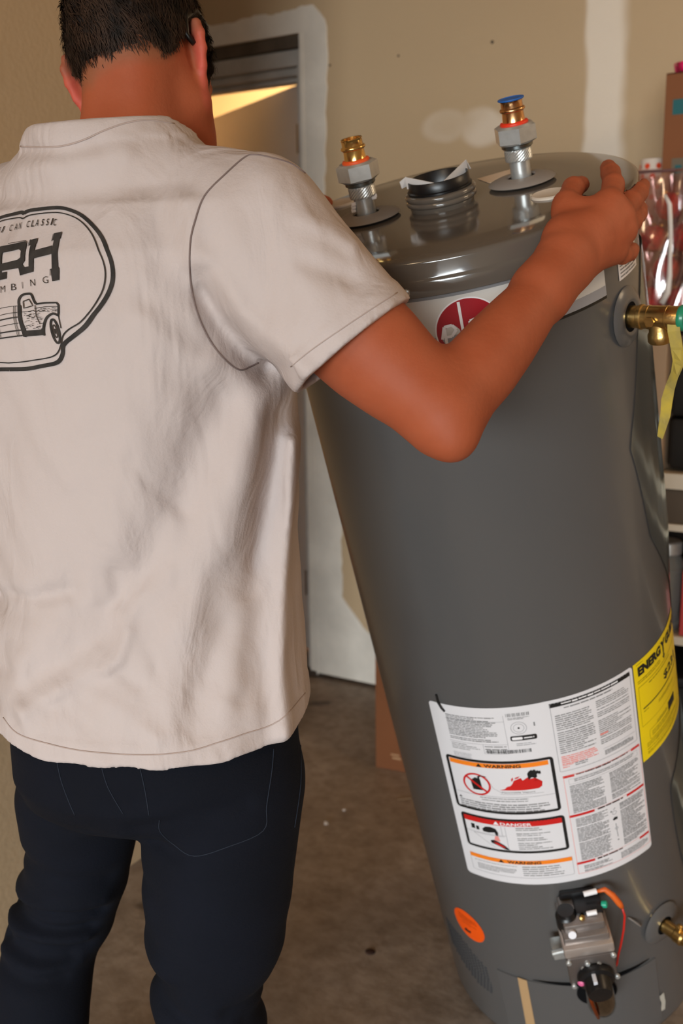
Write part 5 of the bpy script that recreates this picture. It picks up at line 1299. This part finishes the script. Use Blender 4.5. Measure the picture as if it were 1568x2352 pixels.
mark(cb, .018, .445, .12, .478, TEAL); MB().add([(.0, -.0008, .16), (.12, -.0008, .16), (.12, -.0008, .195), (.075, -.0008, .182), (.0, -.0008, .195)], [(0, 1, 2, 3, 4)]).build('printed_mark', TEAL, cb)
mark(cb, .022, .29, .10, .35, GPR); mark(cb, .030, .300, .045, .335, TEAL, -.0009); mark(cb, .048, .31, .056, .328, TEAL, -.0009); mark(cb, .03, .07, .12, .10, GPR)
# pink rosette bow on the box
pk = empty('pink_bow', (-.581, 2.585, 1.7725)); tag(pk, 'bright pink gift bow lying on the cardboard box with teal marks', 'bow')
PINK = mat('bow_pink', (226, 28, 96), .4)
for k in range(9):
    a = 2*PI*k/9; d = np.array((math.cos(a), math.sin(a), 0))
    lp = [d*.004+np.array((0, 0, .010)), d*.028+np.array((0, 0, .030)), d*.046+np.array((0, 0, .026)), d*.042+np.array((0, 0, .008)), d*.012+np.array((0, 0, .004))]
    MB().ribbon(lp, (-d[1], d[0], 0), .022, .0008).build('bow_loop', PINK, pk, smooth=True)
MB().lathe([(.0001, .044), (.012, .040), (.014, .03), (.006, .012), (.0001, .012)], 16).build('bow_centre', PINK, pk, smooth=True)
# clear bag of red baubles
BAG = bpy.data.materials.new('bag_vinyl'); BAG.use_nodes = True; nt = BAG.node_tree
g1 = nt.nodes.new('ShaderNodeBsdfGlossy'); g1.inputs['Roughness'].default_value = .12; g1.inputs['Color'].default_value = (.95, .88, .86, 1)
d1_ = nt.nodes.new('ShaderNodeBsdfDiffuse'); d1_.inputs['Color'].default_value = (*lin((216, 170, 166)), 1)
t1_ = nt.nodes.new('ShaderNodeBsdfTransparent'); t1_.inputs['Color'].default_value = (.84, .66, .64, 1)
m1 = nt.nodes.new('ShaderNodeMixShader'); m1.inputs[0].default_value = .07; m2_ = nt.nodes.new('ShaderNodeMixShader'); m2_.inputs[0].default_value = .2
nt.links.new(t1_.outputs[0], m1.inputs[1]); nt.links.new(d1_.outputs[0], m1.inputs[2]); nt.links.new(m1.outputs[0], m2_.inputs[1]); nt.links.new(g1.outputs[0], m2_.inputs[2]); nt.links.new(m2_.outputs[0], nt.nodes['Material Output'].inputs['Surface'])
bx0, bx1, by0, by1, bz0, bz1 = -.655, -.375, 2.312, 2.480, 1.236, 1.545
bag = empty('clear_bag', (bx0, by0, bz0)); tag(bag, 'clear vinyl bag full of red baubles on the shelf', 'bag')
def bagf(u, v_):
    a = 2*PI*u; cx, cy = (bx1-bx0)/2, (by1-by0)/2; k = 4.0
    c, s_ = math.cos(a), math.sin(a); r = (abs(c)**k+abs(s_)**k)**(-1/k)
    pin = 1-.22*max(0, v_-.55)/.45
    wr = .006*math.sin(9*a+5*v_)*(.3+v_)+.004*math.sin(17*a-7*v_)
    return (cx+cx*c*r*(1-.03*v_)+wr*c, cy+(cy*r*s_)*pin+wr*s_, (bz1-bz0)*v_-.004*math.sin(3*a)*v_)
MB().grid(bagf, 120, 30).build('bag_skin', BAG, bag, smooth=True)
MB().tube([(.015, .02, bz1-bz0-.004), (.14, .012, bz1-bz0-.006), (bx1-bx0-.02, .02, bz1-bz0)], .003, 8).build('bag_rim', mat('bag_rim_mauve', (120, 86, 86), .5), bag, smooth=True)
GLINT = mat('glint_white', (236, 230, 226), .3)
glint_pts = [(-.565, 2.300, 1.488), (-.553, 2.297, 1.468), (-.548, 2.296, 1.42), (-.546, 2.296, 1.36), (-.545, 2.296, 1.32), (-.548, 2.297, 1.285), (-.560, 2.299, 1.262)]
MB().ribbon([np.array(p)-np.array((bx0, by0, bz0)) for p in glint_pts], (1, 0, 0), [.006, .009, .009, .008, .011, .013, .012], .002).build('glint_strip', GLINT, bag, smooth=True)  # highlight on a fold of the vinyl, made as a white ribbon
RED = mat('bauble_red', (224, 12, 18), .16, .2, var=.5, vscale=90, bump=.5, bscale=120)
proto = dproto = None
bi = 0
for z in (1.2685, 1.335, 1.4015, 1.468):
    for k in range(3):
        x = bx0+.056+.066*k+(.03 if bi % 2 else 0); y = by0+.0475+.003*math.sin(k*2.1+z*9)
        if x > bx1-.056: continue
        o = empty('red_bauble', (x, y, z)); tag(o, 'glittering red bauble in the front layer of the clear bag, %s row, %s of three' % (('bottom', 'second', 'third', 'top')[bi], ('left', 'middle', 'right')[k]), 'bauble', 'red baubles in the clear bag')
        if proto is None:
            ball = MB().lathe([(.0001, -.030)]+[(.030*math.cos(t), .030*math.sin(t)) for t in np.linspace(-1.4, 1.35, 16)]+[(.006, .0292)], 28).build('ball', RED, o, smooth=True)
            cap = MB().lathe([(.006, .028), (.0062, .0325), (.0045, .0335), (.0001, .0335)], 14).build('cap', mat('cap_gold', (196, 158, 80), .3, 1.0), o, angle=40); proto = (ball, cap)
        else:
            for q in proto:
                c = q.copy(); COL.objects.link(c); c.parent = o
        o.rotation_euler = (rng.uniform(-.6, .6), rng.uniform(-.6, .6), 0)
        o2 = empty('red_bauble', (x, y+.066, z)); tag(o2, 'dull dark red bauble in the rear layer of the bag, %s row, %s of three' % (('bottom', 'second', 'third', 'top')[bi], ('left', 'middle', 'right')[k]), 'bauble', 'dark red baubles at the back of the bag')
        if dproto is None:
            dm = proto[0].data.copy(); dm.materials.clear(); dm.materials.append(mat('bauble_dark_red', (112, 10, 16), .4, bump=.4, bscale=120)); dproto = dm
        for q in proto:
            c = q.copy(); COL.objects.link(c); c.parent = o2
            if q is proto[0]: c.data = dproto
    bi += 1
# roll of dotted paper
ro = empty('paper_roll', (-.674, 2.62, 1.236)); tag(ro, 'upright roll of white paper with orange dots beside the cardboard box', 'paper roll')
MB().lathe([(.030, 0), (.030, .362), (.026, .363), (.026, .01)], 32, capb=False).build('rolled_paper', mat('paper_white', (224, 206, 190), .7), ro, angle=40)
for row in range(15):
    for k in range(7):
        a = 2*PI*(k+.5*(row % 2))/7; d = np.array((math.cos(a), math.sin(a), 0)); MB().lathe([(.0068, 0), (.0001, .0004)], 12, d*.0302+np.array((0, 0, .012+row*.0238)), d).build('dot', mat('dot_orange', (228, 70, 24), .6), ro)
carton('beige_carton', (-.612, 2.31, .893), (-.545, 2.52, 1.19), mat('carton_beige', (176, 146, 116), .8), 'narrow beige carton standing on the shelf below the clear bag', flaps=False)
# black case on the middle board
ca = empty('black_case', (-.535, 2.325, .8935)); tag(ca, 'black hard case with a handle on the middle shelf board', 'case')
CB_ = mat('case_black', (14, 13, 13), .5)
MB().box((0, 0, .004), (.42, .24, .12), .012).build('lower_shell', CB_, ca, angle=40); MB().box((0, 0, .122), (.42, .24, .235), .012).build('upper_shell', CB_, ca, angle=40)
MB().tube([(.15, -.004, .10), (.15, -.03, .105), (.27, -.03, .105), (.27, -.004, .10)], .007, 10).build('handle', mat('handle_grey', (44, 42, 42), .5), ca, smooth=True)
for x in (.05, .35): MB().box((x, -.006, .105), (x+.03, .004, .14), .002).build('latch', STEEL, ca, angle=40)
for x in (.03, .37): MB().box((x, .03, 0), (x+.02, .2, .006)).build('foot', CB_, ca)
dr = empty('shelf_drawer', (-.655, 2.306, .778)); tag(dr, 'shallow brown drawer between the two close shelf boards', 'drawer')
DW = mat('drawer_brown', (84, 70, 56), .6)
MB().box((0, 0, .001), (1.2, .018, .077), .002).build('drawer_front', DW, dr, angle=40); MB().box((.01, .018, .001), (1.19, .44, .06)).build('drawer_tray', DW, dr); MB().lathe([(.006, 0), (.006, .012), (.012, .018), (.001, .022)], 16, (.6, 0, .04), (0, -1, 0)).build('knob', STEEL, dr, angle=40)
# glass jar, red cartons, dark bin
ja = empty('glass_jar', (-.535, 2.355, .5195)); tag(ja, 'clear glass jar with a steel lid on the lower shelf board', 'jar')
GLS = mat('jar_glass', (230, 232, 228), .04, trans=.9)
MB().lathe([(.036, 0), (.044, .006), (.046, .02), (.046, .15), (.034, .175), (.034, .195), (.031, .195), (.031, .172), (.042, .148), (.042, .02), (.03, .008)], 36, capa=True, capb=True).build('jar_body', GLS, ja, smooth=True)
MB().lathe([(.0365, .180), (.0365, .205), (.033, .208), (.0001, .208)], 36).build('jar_lid', STEEL, ja, angle=40)
REDC = mat('carton_red', (178, 52, 48), .6)
carton('red_carton', (-.485, 2.312, .519), (-.395, 2.45, .672), REDC, 'red carton next to the glass jar on the lower board', flaps=False)
carton('pink_carton', (-.392, 2.312, .519), (-.25, 2.45, .64), mat('carton_pink', (204, 120, 116), .6), 'pink carton beside the red carton on the lower board', flaps=False)
bn = empty('black_bin', (-.62, 2.32, .121)); tag(bn, 'black plastic bin on the lowest shelf board', 'bin')
MB().box((0, 0, 0), (.5, .36, .27), .012).build('bin_body', CB_, bn, angle=40); MB().box((-.008, -.008, .27), (.508, .368, .295), .006).build('bin_lid', mat('bin_lid_dark', (26, 25, 26), .5), bn, angle=40)
# carton on the floor behind the heater
fb = carton('floor_carton', (0, 0, 0), (.42, .26, .46), CARD, 'plain brown carton on the floor behind the tipped cylinder', flaps=False); fb.location = (-1.281, 2.318, .001); fb.rotation_euler = (0, 0, .12)
mark(fb, .05, .035, .075, .040, mat('scuff_pale', (190, 150, 112), .8)); mark(fb, .045, .045, .07, .049, MATS['scuff_pale'])
CR = mat('plaster_crumb', (196, 186, 178), .9)
fl = lambda px, py: (lambda r: CC+r*(-CC[2]/r[2]))(ray(px, py))
for (px, py, r), lb in (((749, 1893, .0065), 'white plaster crumb on the concrete floor, nearer of the two'), ((790, 1862, .005), 'white plaster crumb on the concrete floor, farther of the two')):
    p = fl(px, py); bm = bmesh.new(); bmesh.ops.create_icosphere(bm, subdivisions=2, radius=r)
    for v in bm.verts: v.co = v.co*(1+random.uniform(-.25, .25)); v.co.z = max(v.co.z*.6+r*.5, 0)
    me = bpy.data.meshes.new('plaster_crumb'); bm.to_mesh(me); bm.free(); o = link('plaster_crumb', me, CR); o.location = (p[0], p[1], 0); tag(o, lb, 'crumb')
p = fl(850, 2187); o = MB().lathe([(.009, 0), (.0105, .001), (.007, .0025), (.0001, .003)], 14).build('dried_leaf_bit', mat('leaf_brown', (58, 34, 24), .9), None, smooth=True); o.location = tuple(p); tag(o, 'small dark brown fleck lying on the concrete floor', 'fleck')
p = fl(930, 1835); o = MB().box((-.022, -.002, 0), (.022, .002, .002), .0008).build('wood_splinter', mat('splinter_pale', (150, 126, 98), .8)); o.location = tuple(p); o.rotation_euler = (0, 0, .75); tag(o, 'pale wood splinter on the floor beside the tipped cylinder', 'splinter')
